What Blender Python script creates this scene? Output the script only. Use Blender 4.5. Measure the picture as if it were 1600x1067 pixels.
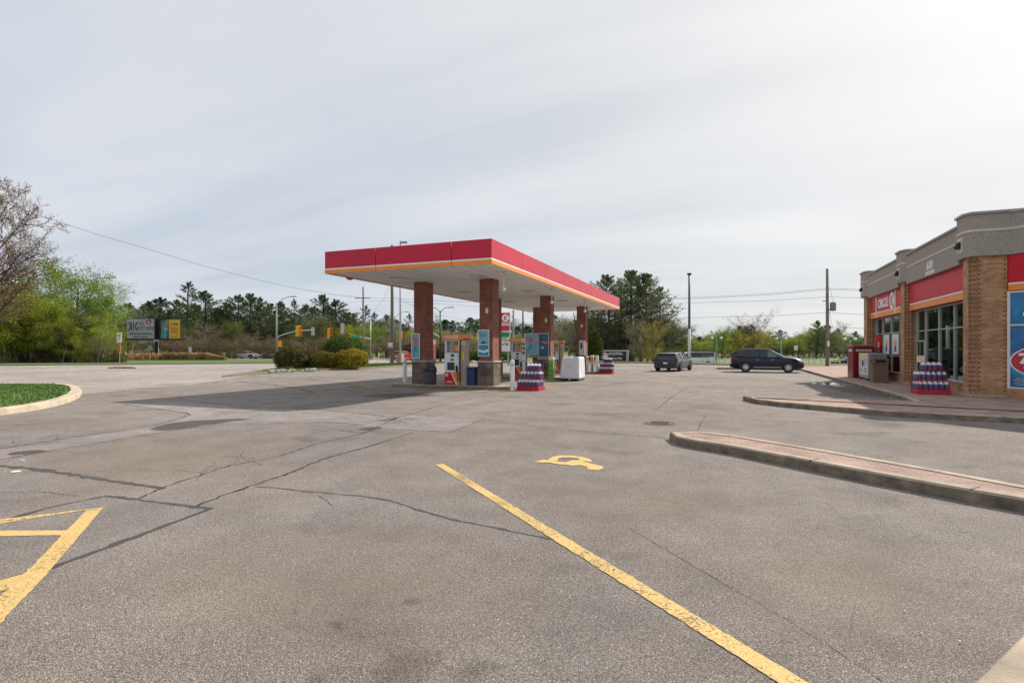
import bpy, bmesh, math, random
from mathutils import Vector, Matrix, noise
for o in list(bpy.data.objects): bpy.data.objects.remove(o)
scn = bpy.context.scene
COL = scn.collection
R = math.radians
# ------------------------------------------------------------------ camera, world, sun
TH = R(21.5); CT, ST = math.cos(TH), math.sin(TH); FP = 860.0; EYE = 1.7; HOR = 546.0
cam = bpy.data.cameras.new('camera'); camo = bpy.data.objects.new('camera', cam); COL.objects.link(camo)
camo.location = (0, 0, EYE); camo.rotation_euler = (R(90), 0, TH)
cam.sensor_width = 36; cam.lens = 36 * FP / 1600; cam.shift_y = (HOR - 533.5) / 1600
cam.clip_start = 0.05; cam.clip_end = 6000
scn.camera = camo
scn.render.resolution_x = 1024; scn.render.resolution_y = 682
SUN_AZ = math.atan2(.527, .849); SUN_EL = R(38.7)
SD = Vector((math.sin(SUN_AZ) * math.cos(SUN_EL), math.cos(SUN_AZ) * math.cos(SUN_EL), math.sin(SUN_EL)))
sun = bpy.data.lights.new('sun', 'SUN'); sun.energy = 3.3; sun.angle = R(0.9); sun.color = (1, .93, .82)
suno = bpy.data.objects.new('sun', sun); COL.objects.link(suno)
suno.rotation_euler = SD.to_track_quat('Z', 'Y').to_euler()
scn.view_settings.view_transform = 'Standard'; scn.view_settings.look = 'None'
scn.view_settings.gamma = 1; scn.view_settings.exposure = 0.7; scn.view_settings.use_curve_mapping = False

def world():
    w = bpy.data.worlds.new('World'); scn.world = w; w.use_nodes = True
    nt = w.node_tree; N = nt.nodes; L = nt.links; N.clear()
    out = N.new('ShaderNodeOutputWorld'); bg = N.new('ShaderNodeBackground'); bg.inputs[1].default_value = .1
    sky = N.new('ShaderNodeTexSky'); sky.sky_type = 'NISHITA'; sky.sun_disc = False
    sky.sun_elevation = SUN_EL; sky.sun_rotation = SUN_AZ; sky.air_density = 1; sky.dust_density = 1.5
    tc = N.new('ShaderNodeTexCoord')
    sx = N.new('ShaderNodeSeparateXYZ'); L.new(tc.outputs['Generated'], sx.inputs[0])
    def m(op, a, b=None, c=None):
        n = N.new('ShaderNodeMath'); n.operation = op
        for i, v in enumerate((a, b, c)):
            if v is None: continue
            if isinstance(v, (int, float)): n.inputs[i].default_value = v
            else: L.new(v, n.inputs[i])
        return n.outputs[0]
    zz = m('ADD', m('MAXIMUM', sx.outputs[2], 0), .16)
    px = m('DIVIDE', sx.outputs[0], zz); py = m('DIVIDE', sx.outputs[1], zz)
    cx = N.new('ShaderNodeCombineXYZ'); L.new(px, cx.inputs[0]); L.new(py, cx.inputs[1])
    mp = N.new('ShaderNodeMapping'); L.new(cx.outputs[0], mp.inputs[0])
    mp.inputs['Rotation'].default_value = (0, 0, R(62)); mp.inputs['Scale'].default_value = (.22, 1.05, 1)
    n1 = N.new('ShaderNodeTexNoise'); n1.inputs['Scale'].default_value = 1.6; n1.inputs['Detail'].default_value = 7
    n1.inputs['Roughness'].default_value = .55; n1.inputs['Distortion'].default_value = .35; L.new(mp.outputs[0], n1.inputs[0])
    n2 = N.new('ShaderNodeTexNoise'); n2.inputs['Scale'].default_value = .55; n2.inputs['Detail'].default_value = 4
    L.new(cx.outputs[0], n2.inputs[0])
    nm = m('ADD', m('MULTIPLY', n1.outputs[0], .6), m('MULTIPLY', n2.outputs[0], .4))
    r = N.new('ShaderNodeMapRange'); L.new(nm, r.inputs[0]); r.inputs[1].default_value = .38; r.inputs[2].default_value = .62
    r.inputs[3].default_value = 0; r.inputs[4].default_value = 1
    dt = N.new('ShaderNodeVectorMath'); dt.operation = 'DOT_PRODUCT'; L.new(tc.outputs['Generated'], dt.inputs[0]); dt.inputs[1].default_value = SD
    d = m('MAXIMUM', dt.outputs['Value'], 0)
    glow = m('ADD', m('MULTIPLY', m('POWER', d, 2.5), 1.15), m('MULTIPLY', m('POWER', d, 14), .6))
    base = m('ADD', m('ADD', m('MULTIPLY', r.outputs[0], .72), 4.0), glow)
    col = N.new('ShaderNodeMix'); col.data_type = 'RGBA'
    L.new(r.outputs[0], col.inputs['Factor']); col.inputs['A'].default_value = (.80, .92, 1.08, 1); col.inputs['B'].default_value = (.95, .99, 1.06, 1)
    # near the sun the veil turns neutral
    c2 = N.new('ShaderNodeMix'); c2.data_type = 'RGBA'; L.new(m('POWER', d, 1.5), c2.inputs['Factor'])
    L.new(col.outputs['Result'], c2.inputs['A']); c2.inputs['B'].default_value = (1, .985, .96, 1)
    vm = N.new('ShaderNodeVectorMath'); vm.operation = 'SCALE'; L.new(c2.outputs['Result'], vm.inputs[0]); L.new(base, vm.inputs['Scale'])
    mix = N.new('ShaderNodeMix'); mix.data_type = 'RGBA'; mix.inputs['Factor'].default_value = .93
    L.new(sky.outputs[0], mix.inputs['A']); L.new(vm.outputs[0], mix.inputs['B'])
    L.new(mix.outputs['Result'], bg.inputs[0]); L.new(bg.outputs[0], out.inputs[0])
world()

# ------------------------------------------------------------------ helpers
def C(X, Z, z=0.0): return Vector((X * CT - Z * ST, X * ST + Z * CT, z))
def at(px, py, z=0.0):
    Z = (EYE - z) * FP / (py - HOR); return C((px - 800) / FP * Z, Z, z)
def aZ(px, Z, z=0.0): return C((px - 800) / FP * Z, Z, z)
def zy(py, Z): return EYE + (HOR - py) * Z / FP
def terr(X, Z):
    def sm(a, b, t):
        t = max(0, min(1, (t - a) / (b - a))); return t * t * (3 - 2 * t)
    return -.3 * sm(70, 95, Z) - .5 * sm(64, 74, Z) * sm(8, 20, X)
def gnd(px, Z): return aZ(px, Z, terr((px - 800) / FP * Z, Z))

MATS = {}
def mat(name, col, rough=.7, var=.0, vscale=3.0, bump=0.0, bscale=40.0, metal=0.0, coat=0.0, spec=.5, trans=0.0, objrand=0.0, emit=0.0, detail=4):
    if name in MATS: return MATS[name]
    m = bpy.data.materials.new(name); m.use_nodes = True; nt = m.node_tree; N = nt.nodes; L = nt.links
    b = N['Principled BSDF']; b.inputs['Base Color'].default_value = (*col, 1); b.inputs['Roughness'].default_value = rough
    b.inputs['Metallic'].default_value = metal; b.inputs['Coat Weight'].default_value = coat; b.inputs['Specular IOR Level'].default_value = spec
    tc = N.new('ShaderNodeTexCoord')
    last = None
    if var:
        n = N.new('ShaderNodeTexNoise'); n.inputs['Scale'].default_value = vscale; n.inputs['Detail'].default_value = detail; n.inputs['Roughness'].default_value = .62
        L.new(tc.outputs['Object'], n.inputs[0])
        r = N.new('ShaderNodeMapRange'); r.inputs[1].default_value = .3; r.inputs[2].default_value = .7; r.inputs[3].default_value = 1 - var; r.inputs[4].default_value = 1 + var
        L.new(n.outputs[0], r.inputs[0])
        h = N.new('ShaderNodeHueSaturation'); h.inputs['Color'].default_value = (*col, 1); L.new(r.outputs[0], h.inputs['Value'])
        last = h.outputs[0]
        L.new(last, b.inputs['Base Color'])
    if objrand:
        oi = N.new('ShaderNodeObjectInfo'); r2 = N.new('ShaderNodeMapRange'); L.new(oi.outputs['Random'], r2.inputs[0])
        r2.inputs[3].default_value = 1 - objrand; r2.inputs[4].default_value = 1 + objrand
        h2 = N.new('ShaderNodeHueSaturation'); L.new(r2.outputs[0], h2.inputs['Value'])
        if last: L.new(last, h2.inputs['Color'])
        else: h2.inputs['Color'].default_value = (*col, 1)
        r3 = N.new('ShaderNodeMapRange'); L.new(oi.outputs['Random'], r3.inputs[0]); r3.inputs[3].default_value = .485; r3.inputs[4].default_value = .515
        L.new(r3.outputs[0], h2.inputs['Hue']); last = h2.outputs[0]; L.new(last, b.inputs['Base Color'])
    if bump:
        n = N.new('ShaderNodeTexNoise'); n.inputs['Scale'].default_value = bscale; n.inputs['Detail'].default_value = 3
        L.new(tc.outputs['Object'], n.inputs[0]); bp = N.new('ShaderNodeBump'); bp.inputs['Strength'].default_value = bump; bp.inputs['Distance'].default_value = .02
        L.new(n.outputs[0], bp.inputs['Height']); L.new(bp.outputs[0], b.inputs['Normal'])
    if trans:
        tb = N.new('ShaderNodeBsdfTranslucent'); mx = N.new('ShaderNodeMixShader'); mx.inputs[0].default_value = trans
        if last: L.new(last, tb.inputs[0])
        else: tb.inputs[0].default_value = (*col, 1)
        out = [n for n in N if n.type == 'OUTPUT_MATERIAL'][0]
        L.new(b.outputs[0], mx.inputs[1]); L.new(tb.outputs[0], mx.inputs[2]); L.new(mx.outputs[0], out.inputs[0])
    if emit:
        b.inputs['Emission Color'].default_value = (*col, 1); b.inputs['Emission Strength'].default_value = emit
    MATS[name] = m; return m

def brickmat(name, c1, c2, mortar, bw=.2, rh=.075, ms=.008, rough=.85, bump=.5, offset=.5, var=.25):
    m = bpy.data.materials.new(name); m.use_nodes = True; N = m.node_tree.nodes; L = m.node_tree.links
    b = N['Principled BSDF']; b.inputs['Roughness'].default_value = rough
    uv = N.new('ShaderNodeUVMap')
    t = N.new('ShaderNodeTexBrick'); t.inputs['Scale'].default_value = 1; t.inputs['Brick Width'].default_value = bw; t.inputs['Row Height'].default_value = rh
    t.inputs['Mortar Size'].default_value = ms; t.inputs['Mortar Smooth'].default_value = .3; t.offset = offset
    t.inputs['Color1'].default_value = (*c1, 1); t.inputs['Color2'].default_value = (*c2, 1); t.inputs['Mortar'].default_value = (*mortar, 1)
    L.new(uv.outputs[0], t.inputs[0])
    n = N.new('ShaderNodeTexNoise'); n.inputs['Scale'].default_value = 1.7; n.inputs['Detail'].default_value = 6; L.new(uv.outputs[0], n.inputs[0])
    r = N.new('ShaderNodeMapRange'); r.inputs[1].default_value = .3; r.inputs[2].default_value = .7; r.inputs[3].default_value = 1 - var; r.inputs[4].default_value = 1 + var
    L.new(n.outputs[0], r.inputs[0]); h = N.new('ShaderNodeHueSaturation'); L.new(r.outputs[0], h.inputs['Value']); L.new(t.outputs[0], h.inputs['Color'])
    L.new(h.outputs[0], b.inputs['Base Color'])
    bp = N.new('ShaderNodeBump'); bp.inputs['Strength'].default_value = bump; bp.inputs['Distance'].default_value = .008; bp.invert = True
    L.new(t.outputs['Fac'], bp.inputs['Height']); L.new(bp.outputs[0], b.inputs['Normal'])
    MATS[name] = m; return m

class M:
    def __init__(s): s.bm = bmesh.new(); s.alt = 0
    def second(s): s.alt = len(s.bm.faces); return s
    def quad(s, *ps):
        try: return s.bm.faces.new([s.bm.verts.new(p) for p in ps])
        except ValueError: return None
    def box(s, x0, x1, y0, y1, z0, z1, mx=None):
        vs = [Vector((x, y, z)) for z in (z0, z1) for x, y in ((x0, y0), (x1, y0), (x1, y1), (x0, y1))]
        if mx is not None: vs = [mx @ v for v in vs]
        v = [s.bm.verts.new(p) for p in vs]
        for f in ((0, 3, 2, 1), (4, 5, 6, 7), (0, 1, 5, 4), (1, 2, 6, 5), (2, 3, 7, 6), (3, 0, 4, 7)): s.bm.faces.new([v[i] for i in f])
        return s
    def prism(s, poly, z0, z1, mx=None):
        lo = [Vector((p[0], p[1], z0)) for p in poly]; hi = [Vector((p[0], p[1], z1)) for p in poly]
        if mx is not None: lo = [mx @ v for v in lo]; hi = [mx @ v for v in hi]
        a = [s.bm.verts.new(p) for p in lo]; b = [s.bm.verts.new(p) for p in hi]; n = len(a)
        s.bm.faces.new(list(reversed(a))); s.bm.faces.new(b)
        for i in range(n): s.bm.faces.new([a[i], a[(i + 1) % n], b[(i + 1) % n], b[i]])
        return s
    def sheet(s, poly, z): s.bm.faces.new([s.bm.verts.new((p[0], p[1], z)) for p in poly]); return s
    def tube(s, pts, rads, n=8, cap=True):
        pts = [Vector(p) for p in pts]
        if isinstance(rads, (int, float)): rads = [rads] * len(pts)
        rings = []; up = None
        for i, p in enumerate(pts):
            d = (pts[min(i + 1, len(pts) - 1)] - pts[max(i - 1, 0)])
            if d.length < 1e-9: d = Vector((0, 0, 1))
            d.normalize()
            if up is None or abs(up.dot(d)) > .95: up = Vector((1, 0, 0)) if abs(d.x) < .7 else Vector((0, 1, 0))
            a = d.cross(up).normalized(); b = d.cross(a).normalized(); up = -b if False else up
            rings.append([s.bm.verts.new(p + (a * math.cos(2 * math.pi * k / n) + b * math.sin(2 * math.pi * k / n)) * rads[i]) for k in range(n)])
        for i in range(len(rings) - 1):
            for k in range(n): s.bm.faces.new([rings[i][k], rings[i][(k + 1) % n], rings[i + 1][(k + 1) % n], rings[i + 1][k]])
        if cap and n > 2:
            s.bm.faces.new(list(reversed(rings[0]))); s.bm.faces.new(rings[-1])
        return s
    def cyl(s, p0, p1, r0, r1=None, n=16): return s.tube([p0, p1], [r0, r0 if r1 is None else r1], n)
    def lathe(s, prof, n=16, c=(0, 0, 0), mx=None):
        rings = []
        for r, z in prof:
            ring = []
            for k in range(n):
                v = Vector((c[0] + r * math.cos(2 * math.pi * k / n), c[1] + r * math.sin(2 * math.pi * k / n), c[2] + z))
                ring.append(s.bm.verts.new(mx @ v if mx is not None else v))
            rings.append(ring)
        for i in range(len(rings) - 1):
            for k in range(n): s.bm.faces.new([rings[i][k], rings[i][(k + 1) % n], rings[i + 1][(k + 1) % n], rings[i + 1][k]])
        s.bm.faces.new(list(reversed(rings[0]))); s.bm.faces.new(rings[-1])
        return s
    def mesh(s, name, m, smooth=False):
        bmesh.ops.recalc_face_normals(s.bm, faces=s.bm.faces) if not getattr(s, 'norecalc', False) else None
        uvl = s.bm.loops.layers.uv.new('UVMap')
        for f in s.bm.faces:
            n = f.normal if f.normal.length > 0 else Vector((0, 0, 1)); f.smooth = smooth
            if abs(n.z) > .7:
                for l in f.loops: l[uvl].uv = (l.vert.co.x, l.vert.co.y)
            else:
                t = Vector((0, 0, 1)).cross(n).normalized()
                for l in f.loops: l[uvl].uv = (l.vert.co.dot(t), l.vert.co.z)
        if isinstance(m, tuple):
            for i, f in enumerate(s.bm.faces): f.material_index = 1 if i >= s.alt else 0
        me = bpy.data.meshes.new(name); s.bm.to_mesh(me); s.bm.free()
        for q in (m if isinstance(m, tuple) else (m,)): me.materials.append(q)
        return me
def link(name, me, parent=None):
    o = bpy.data.objects.new(name, me); COL.objects.link(o)
    if parent: o.parent = parent
    return o
def part(name, b, m, parent=None, smooth=False, bevel=0, label=None):
    o = link(name, b.mesh(name, m, smooth), parent)
    if bevel:
        md = o.modifiers.new('bevel', 'BEVEL'); md.width = bevel; md.segments = 2; md.limit_method = 'ANGLE'
    if label: o['label'] = label
    return o
def tag(o, label=None, cat=None, group=None, kind=None):
    if label: o['label'] = label
    if cat: o['category'] = cat
    if group: o['group'] = group
    if kind: o['kind'] = kind
    return o
def thing(name, label, cat, loc=(0, 0, 0), rz=0, group=None):
    o = bpy.data.objects.new(name, None); COL.objects.link(o); o.empty_display_size = .2
    o.location = loc; o.rotation_euler = (0, 0, rz); return tag(o, label, cat, group)
def clone(o, loc, rz, label=None, sc=None):
    def rec(a, par):
        c = a.copy(); COL.objects.link(c)
        if par: c.parent = par
        for k in list(a.children): rec(k, c)
        return c
    c = rec(o, None); c.location = loc; c.rotation_euler = (0, 0, rz)
    if sc: c.scale = sc
    if label: c['label'] = label
    return c
def frame(o, right, up=(0, 0, 1)):
    r = Vector(right).normalized(); u = Vector(up).normalized(); n = r.cross(u).normalized()
    return Matrix(((r.x, u.x, n.x, o[0]), (r.y, u.y, n.y, o[1]), (r.z, u.z, n.z, o[2]), (0, 0, 0, 1)))
def text(name, s, size, m, parent, fr, xs=1.0, bold=0.0, align='CENTER', ext=.004, shear=0):
    cu = bpy.data.curves.new('t', 'FONT'); cu.body = s; cu.size = size; cu.align_x = align; cu.align_y = 'CENTER'
    cu.extrude = ext; cu.offset = bold; cu.shear = shear; cu.resolution_u = 3
    o = bpy.data.objects.new('t', cu); COL.objects.link(o)
    dg = bpy.context.evaluated_depsgraph_get(); me = bpy.data.meshes.new_from_object(o.evaluated_get(dg))
    bpy.data.objects.remove(o); bpy.data.curves.remove(cu)
    me.transform(fr @ Matrix.Diagonal((xs, 1, 1, 1))); me.materials.clear(); me.materials.append(m); me.name = name
    return link(name, me, parent)
def panel(b, fr, x0, x1, y0, y1, t=.01, base=0.0): return b.box(x0, x1, y0, y1, base, base + t, fr)
def disc(b, fr, cx, cy, rx, ry=None, t=.01, base=0.0, n=28, inner=None):
    ry = ry or rx
    if inner is None:
        return b.prism([(cx + rx * math.cos(2 * math.pi * k / n), cy + ry * math.sin(2 * math.pi * k / n)) for k in range(n)], base, base + t, fr)
    for k in range(n):
        a, c = 2 * math.pi * k / n, 2 * math.pi * (k + 1) / n
        b.prism([(cx + rx * q * math.cos(w), cy + ry * q * math.sin(w)) for q, w in ((1, a), (1, c), (inner, c), (inner, a))], base, base + t, fr)
    return b

# ------------------------------------------------------------------ materials
def asphalt(name, col, scale=1.0, dark=.8):
    m = bpy.data.materials.new(name); m.use_nodes = True; N = m.node_tree.nodes; L = m.node_tree.links
    b = N['Principled BSDF']; b.inputs['Roughness'].default_value = .88; b.inputs['Specular IOR Level'].default_value = .3
    tc = N.new('ShaderNodeTexCoord')
    def nz(sc, det, lo, hi, a, c, rough=.6):
        n = N.new('ShaderNodeTexNoise'); n.inputs['Scale'].default_value = sc; n.inputs['Detail'].default_value = det; n.inputs['Roughness'].default_value = rough
        L.new(tc.outputs['Object'], n.inputs[0]); r = N.new('ShaderNodeMapRange'); L.new(n.outputs[0], r.inputs[0])
        r.inputs[1].default_value = a; r.inputs[2].default_value = c; r.inputs[3].default_value = lo; r.inputs[4].default_value = hi; return r.outputs[0]
    a1 = nz(.16, 5, .80, 1.16, .3, .7); a2 = nz(1.3, 6, .84, 1.13, .3, .7); a3 = nz(55 * scale, 3, .55, 1.40, .30, .70, .75)
    a5 = nz(.5, 6, .72, 1.0, .33, .43)
    v = N.new('ShaderNodeTexVoronoi'); v.inputs['Scale'].default_value = 120 * scale; L.new(tc.outputs['Object'], v.inputs[0])
    sp = N.new('ShaderNodeSeparateColor'); L.new(v.outputs['Color'], sp.inputs[0])
    r = N.new('ShaderNodeMapRange'); L.new(sp.outputs[0], r.inputs[0]); r.inputs[1].default_value = .0; r.inputs[2].default_value = 1; r.inputs[3].default_value = .56; r.inputs[4].default_value = 1.36
    r4 = N.new('ShaderNodeMapRange'); L.new(sp.outputs[1], r4.inputs[0]); r4.inputs[1].default_value = .985; r4.inputs[2].default_value = .99; r4.inputs[3].default_value = 1; r4.inputs[4].default_value = 1.9
    def mul(x, y):
        n = N.new('ShaderNodeMath'); n.operation = 'MULTIPLY'; L.new(x, n.inputs[0]); L.new(y, n.inputs[1]); return n.outputs[0]
    v2 = N.new('ShaderNodeTexVoronoi'); v2.feature = 'DISTANCE_TO_EDGE'; v2.inputs['Scale'].default_value = 75 * scale; L.new(tc.outputs['Object'], v2.inputs[0])
    rg = N.new('ShaderNodeMapRange'); L.new(v2.outputs[0], rg.inputs[0]); rg.inputs[1].default_value = .0; rg.inputs[2].default_value = .16; rg.inputs[3].default_value = .42; rg.inputs[4].default_value = 1.08
    f = mul(mul(mul(mul(a1, a2), mul(a3, r.outputs[0])), mul(a5, r4.outputs[0])), rg.outputs[0])
    h = N.new('ShaderNodeHueSaturation'); h.inputs['Color'].default_value = (*col, 1); L.new(f, h.inputs['Value'])
    # warm / cool drift
    n = N.new('ShaderNodeTexNoise'); n.inputs['Scale'].default_value = .3; n.inputs['Detail'].default_value = 3; L.new(tc.outputs['Object'], n.inputs[0])
    r5 = N.new('ShaderNodeMapRange'); L.new(n.outputs[0], r5.inputs[0]); r5.inputs[1].default_value = .35; r5.inputs[2].default_value = .65; r5.inputs[3].default_value = .8; r5.inputs[4].default_value = 1.25
    L.new(r5.outputs[0], h.inputs['Saturation'])
    L.new(h.outputs[0], b.inputs['Base Color'])
    bp = N.new('ShaderNodeBump'); bp.inputs['Strength'].default_value = .8; bp.inputs['Distance'].default_value = .008
    L.new(mul(mul(a3, r.outputs[0]), rg.outputs[0]), bp.inputs['Height']); L.new(bp.outputs[0], b.inputs['Normal'])
    MATS[name] = m; return m
def worn(name, col, under=(.19, .175, .16), thr=.5, scale=22):
    m = bpy.data.materials.new(name); m.use_nodes = True; N = m.node_tree.nodes; L = m.node_tree.links
    b = N['Principled BSDF']; b.inputs['Roughness'].default_value = .8
    tc = N.new('ShaderNodeTexCoord'); n = N.new('ShaderNodeTexNoise'); n.inputs['Scale'].default_value = scale; n.inputs['Detail'].default_value = 5; n.inputs['Roughness'].default_value = .75
    L.new(tc.outputs['Object'], n.inputs[0])
    n2 = N.new('ShaderNodeTexNoise'); n2.inputs['Scale'].default_value = 1.3; n2.inputs['Detail'].default_value = 4; L.new(tc.outputs['Object'], n2.inputs[0])
    ad = N.new('ShaderNodeMath'); ad.operation = 'MULTIPLY_ADD'; L.new(n2.outputs[0], ad.inputs[0]); ad.inputs[1].default_value = .45; L.new(n.outputs[0], ad.inputs[2])
    r = N.new('ShaderNodeMapRange'); L.new(ad.outputs[0], r.inputs[0]); r.inputs[1].default_value = thr + .36; r.inputs[2].default_value = thr + .42
    r.inputs[3].default_value = 1; r.inputs[4].default_value = 0
    n3 = N.new('ShaderNodeTexNoise'); n3.inputs['Scale'].default_value = 60; n3.inputs['Detail'].default_value = 3; L.new(tc.outputs['Object'], n3.inputs[0]); r3 = N.new('ShaderNodeMapRange'); L.new(n3.outputs[0], r3.inputs[0]); r3.inputs[1].default_value = .3; r3.inputs[2].default_value = .7; r3.inputs[3].default_value = .72; r3.inputs[4].default_value = 1.15
    h = N.new('ShaderNodeHueSaturation'); h.inputs['Color'].default_value = (*col, 1); L.new(r3.outputs[0], h.inputs['Value']); L.new(h.outputs[0], b.inputs['Base Color'])
    L.new(r.outputs[0], b.inputs['Alpha']); MATS[name] = m; return m
def ragged(name, col, lo, hi, sc=30, amax=1.0, rough=.9, fall=False):
    m = bpy.data.materials.new(name); m.use_nodes = True; N = m.node_tree.nodes; L = m.node_tree.links; b = N['Principled BSDF']; b.inputs['Roughness'].default_value = rough; b.inputs['Base Color'].default_value = (*col, 1)
    tc = N.new('ShaderNodeTexCoord'); n = N.new('ShaderNodeTexNoise'); n.inputs['Scale'].default_value = sc; n.inputs['Detail'].default_value = 5; n.inputs['Roughness'].default_value = .7; L.new(tc.outputs['Object'], n.inputs[0]); v = n.outputs[0]
    if fall:
        at_ = N.new('ShaderNodeAttribute'); at_.attribute_name = 'fall'; q = N.new('ShaderNodeMath'); q.operation = 'MULTIPLY_ADD'; L.new(n.outputs[0], q.inputs[0]); q.inputs[1].default_value = .9; L.new(at_.outputs['Fac'], q.inputs[2]); v = q.outputs[0]
    r = N.new('ShaderNodeMapRange'); L.new(v, r.inputs[0]); r.inputs[1].default_value = lo; r.inputs[2].default_value = hi; r.inputs[4].default_value = amax; L.new(r.outputs[0], b.inputs['Alpha']); MATS[name] = m; return m
ASP = asphalt('asphalt_lot', (.325, .283, .255)); ROAD = asphalt('asphalt_road', (.43, .385, .355), .5); PATCH = asphalt('asphalt_patch', (.39, .35, .335), 1.3)
APRON = asphalt('concrete_apron', (.34, .29, .24), .6)
SEAL = ragged('sealant', (.062, .06, .062), .30, .40, 22, .85, .75); CRACK = ragged('crack', (.03, .027, .025), .36, .47, 18, .85)
YEL = worn('yellow_paint', (.62, .42, .16), thr=.47); YELW = worn('yellow_paint_worn', (.62, .42, .16), thr=.425, scale=48)
WHT = worn('white_road_paint', (.62, .60, .57), thr=.42, scale=5)
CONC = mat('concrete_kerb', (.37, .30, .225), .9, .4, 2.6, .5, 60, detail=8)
CONCD = mat('concrete_kerb_side', (.19, .15, .11), .9, .55, 4.5, .6, 50, detail=8)  # kerb faces: their shade painted into the darker tone, along with dirt
PAV = brickmat('pavers', (.37, .245, .195), (.30, .20, .165), (.17, .13, .11), .2, .1, .006, .9, .5)
BRK = brickmat('red_brick', (.25, .068, .045), (.16, .045, .032), (.34, .22, .17), .21, .085, .010, .9, .6)
TAN = brickmat('tan_brick', (.52, .29, .14), (.33, .17, .08), (.42, .29, .19), .21, .075, .007, .9, .5)
STONE = brickmat('grey_stone_block', (.17, .135, .105), (.11, .09, .07), (.085, .07, .06), .42, .3, .012, .9, .7, var=.4)
TILE = mat('dark_brick', (.22, .125, .07), .9, .3, 9)
STUC = mat('pebble_stucco', (.37, .33, .285), .95, .35, 45, .8, 70, detail=2)
STUCL = mat('smooth_band', (.60, .52, .45), .9, .1, 3)
FLASH = mat('metal_flashing', (.34, .33, .31), .45, .1, 2, metal=.4)
REDP = mat('red_panel', (.55, .004, .035), .42, .08, .8, coat=.15, spec=.35); REDS = mat('red_sign', (.58, .004, .014), .42, .05, 1, coat=.0, spec=.35)
ORG = mat('orange_panel', (.85, .26, .02), .35, .06, 1); WSTR = mat('white_stripe', (.8, .78, .76), .4)
SOFF = mat('soffit_white', (.80, .82, .84), .6, .05, .7)
WHITE = mat('white_plastic', (.76, .76, .77), .4, .06, 3); OFFW = mat('off_white', (.62, .6, .56), .6, .1, 3)
GREYM = mat('grey_metal', (.36, .37, .38), .4, .08, 3, metal=.5); ALU = mat('aluminium', (.62, .64, .65), .35, .05, 3, metal=.6)
DGREY = mat('dark_grey', (.045, .045, .05), .5, .15, 4); BLACK = mat('black', (.012, .012, .014), .5, .1, 4)
NAVY = mat('navy_plastic', (.012, .03, .12), .45, .1, 4); BROWN = mat('brown_bin', (.19, .115, .08), .7, .18, 25)
DRED = mat('dark_red', (.20, .003, .008), .35, .08, 2); RACK = mat('rack_red', (.45, .01, .02), .4, .05, 4)
JUG = mat('jug_blue', (.07, .07, .20), .25, .3, 20, spec=.6); JUGL = mat('jug_label', (.16, .03, .12), .4, .2, 30); CAP = mat('jug_cap', (.75, .75, .78), .4)
TARP = mat('white_tarp', (.74, .74, .77), .6, .06, 3, .6, 6); GRN = mat('green_panel', (.16, .42, .06), .5, .1, 3); CONE = mat('cone_orange', (.85, .07, .02), .45, .08, 5)
WOODP = mat('weathered_pole', (.19, .18, .165), .9, .25, 5, .4, 30); WOODG = mat('green_grey_pole', (.15, .155, .115), .9, .25, 5)
SIGY = mat('signal_yellow', (.80, .36, .01), .5, .05, 4); SIGNW = mat('sign_white', (.72, .72, .70), .5); SIGNB = mat('sign_back', (.42, .45, .48), .5, .05, 4, metal=.3)
TEXTD = mat('text_dark', (.04, .04, .05), .6); TEXTW = mat('text_white', (.85, .85, .85), .5); STREETG = mat('street_green', (.02, .36, .22), .5)
LRED = mat('lens_red', (.35, .01, .01), .2, coat=.5); TYRE = mat('tyre', (.02, .02, .022), .85); CHROME = mat('alloy', (.65, .65, .67), .25, metal=.85)
def glass(name, tint, refl=.25, rough=.02):
    m = bpy.data.materials.new(name); m.use_nodes = True; N = m.node_tree.nodes; L = m.node_tree.links
    N.remove(N['Principled BSDF']); out = [n for n in N if n.type == 'OUTPUT_MATERIAL'][0]
    t = N.new('ShaderNodeBsdfTransparent'); t.inputs[0].default_value = (*tint, 1); g = N.new('ShaderNodeBsdfGlossy'); g.inputs['Roughness'].default_value = rough
    g.inputs[0].default_value = (.8, .95, .9, 1)
    fr = N.new('ShaderNodeFresnel'); fr.inputs[0].default_value = 1.5
    ad = N.new('ShaderNodeMath'); ad.operation = 'ADD'; ad.use_clamp = True; L.new(fr.outputs[0], ad.inputs[0]); ad.inputs[1].default_value = refl
    mx = N.new('ShaderNodeMixShader'); L.new(ad.outputs[0], mx.inputs[0]); L.new(t.outputs[0], mx.inputs[1]); L.new(g.outputs[0], mx.inputs[2])
    L.new(mx.outputs[0], out.inputs[0]); MATS[name] = m; return m
GLS = glass('store_glass', (.15, .28, .23), .06)
CARG = mat('car_glass', (.012, .022, .026), .06, spec=.6)
def poster(name, ca, cb, sc=2.5):
    m = bpy.data.materials.new(name); m.use_nodes = True; N = m.node_tree.nodes; L = m.node_tree.links; b = N['Principled BSDF']; b.inputs['Roughness'].default_value = .3
    tc = N.new('ShaderNodeTexCoord'); n = N.new('ShaderNodeTexNoise'); n.inputs['Scale'].default_value = sc; n.inputs['Detail'].default_value = 5; n.inputs['Distortion'].default_value = .6
    L.new(tc.outputs['Object'], n.inputs[0]); r = N.new('ShaderNodeMapRange'); L.new(n.outputs[0], r.inputs[0]); r.inputs[1].default_value = .35; r.inputs[2].default_value = .65
    mx = N.new('ShaderNodeMix'); mx.data_type = 'RGBA'; L.new(r.outputs[0], mx.inputs['Factor']); mx.inputs['A'].default_value = (*ca, 1); mx.inputs['B'].default_value = (*cb, 1)
    L.new(mx.outputs['Result'], b.inputs['Base Color']); MATS[name] = m; return m
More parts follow.
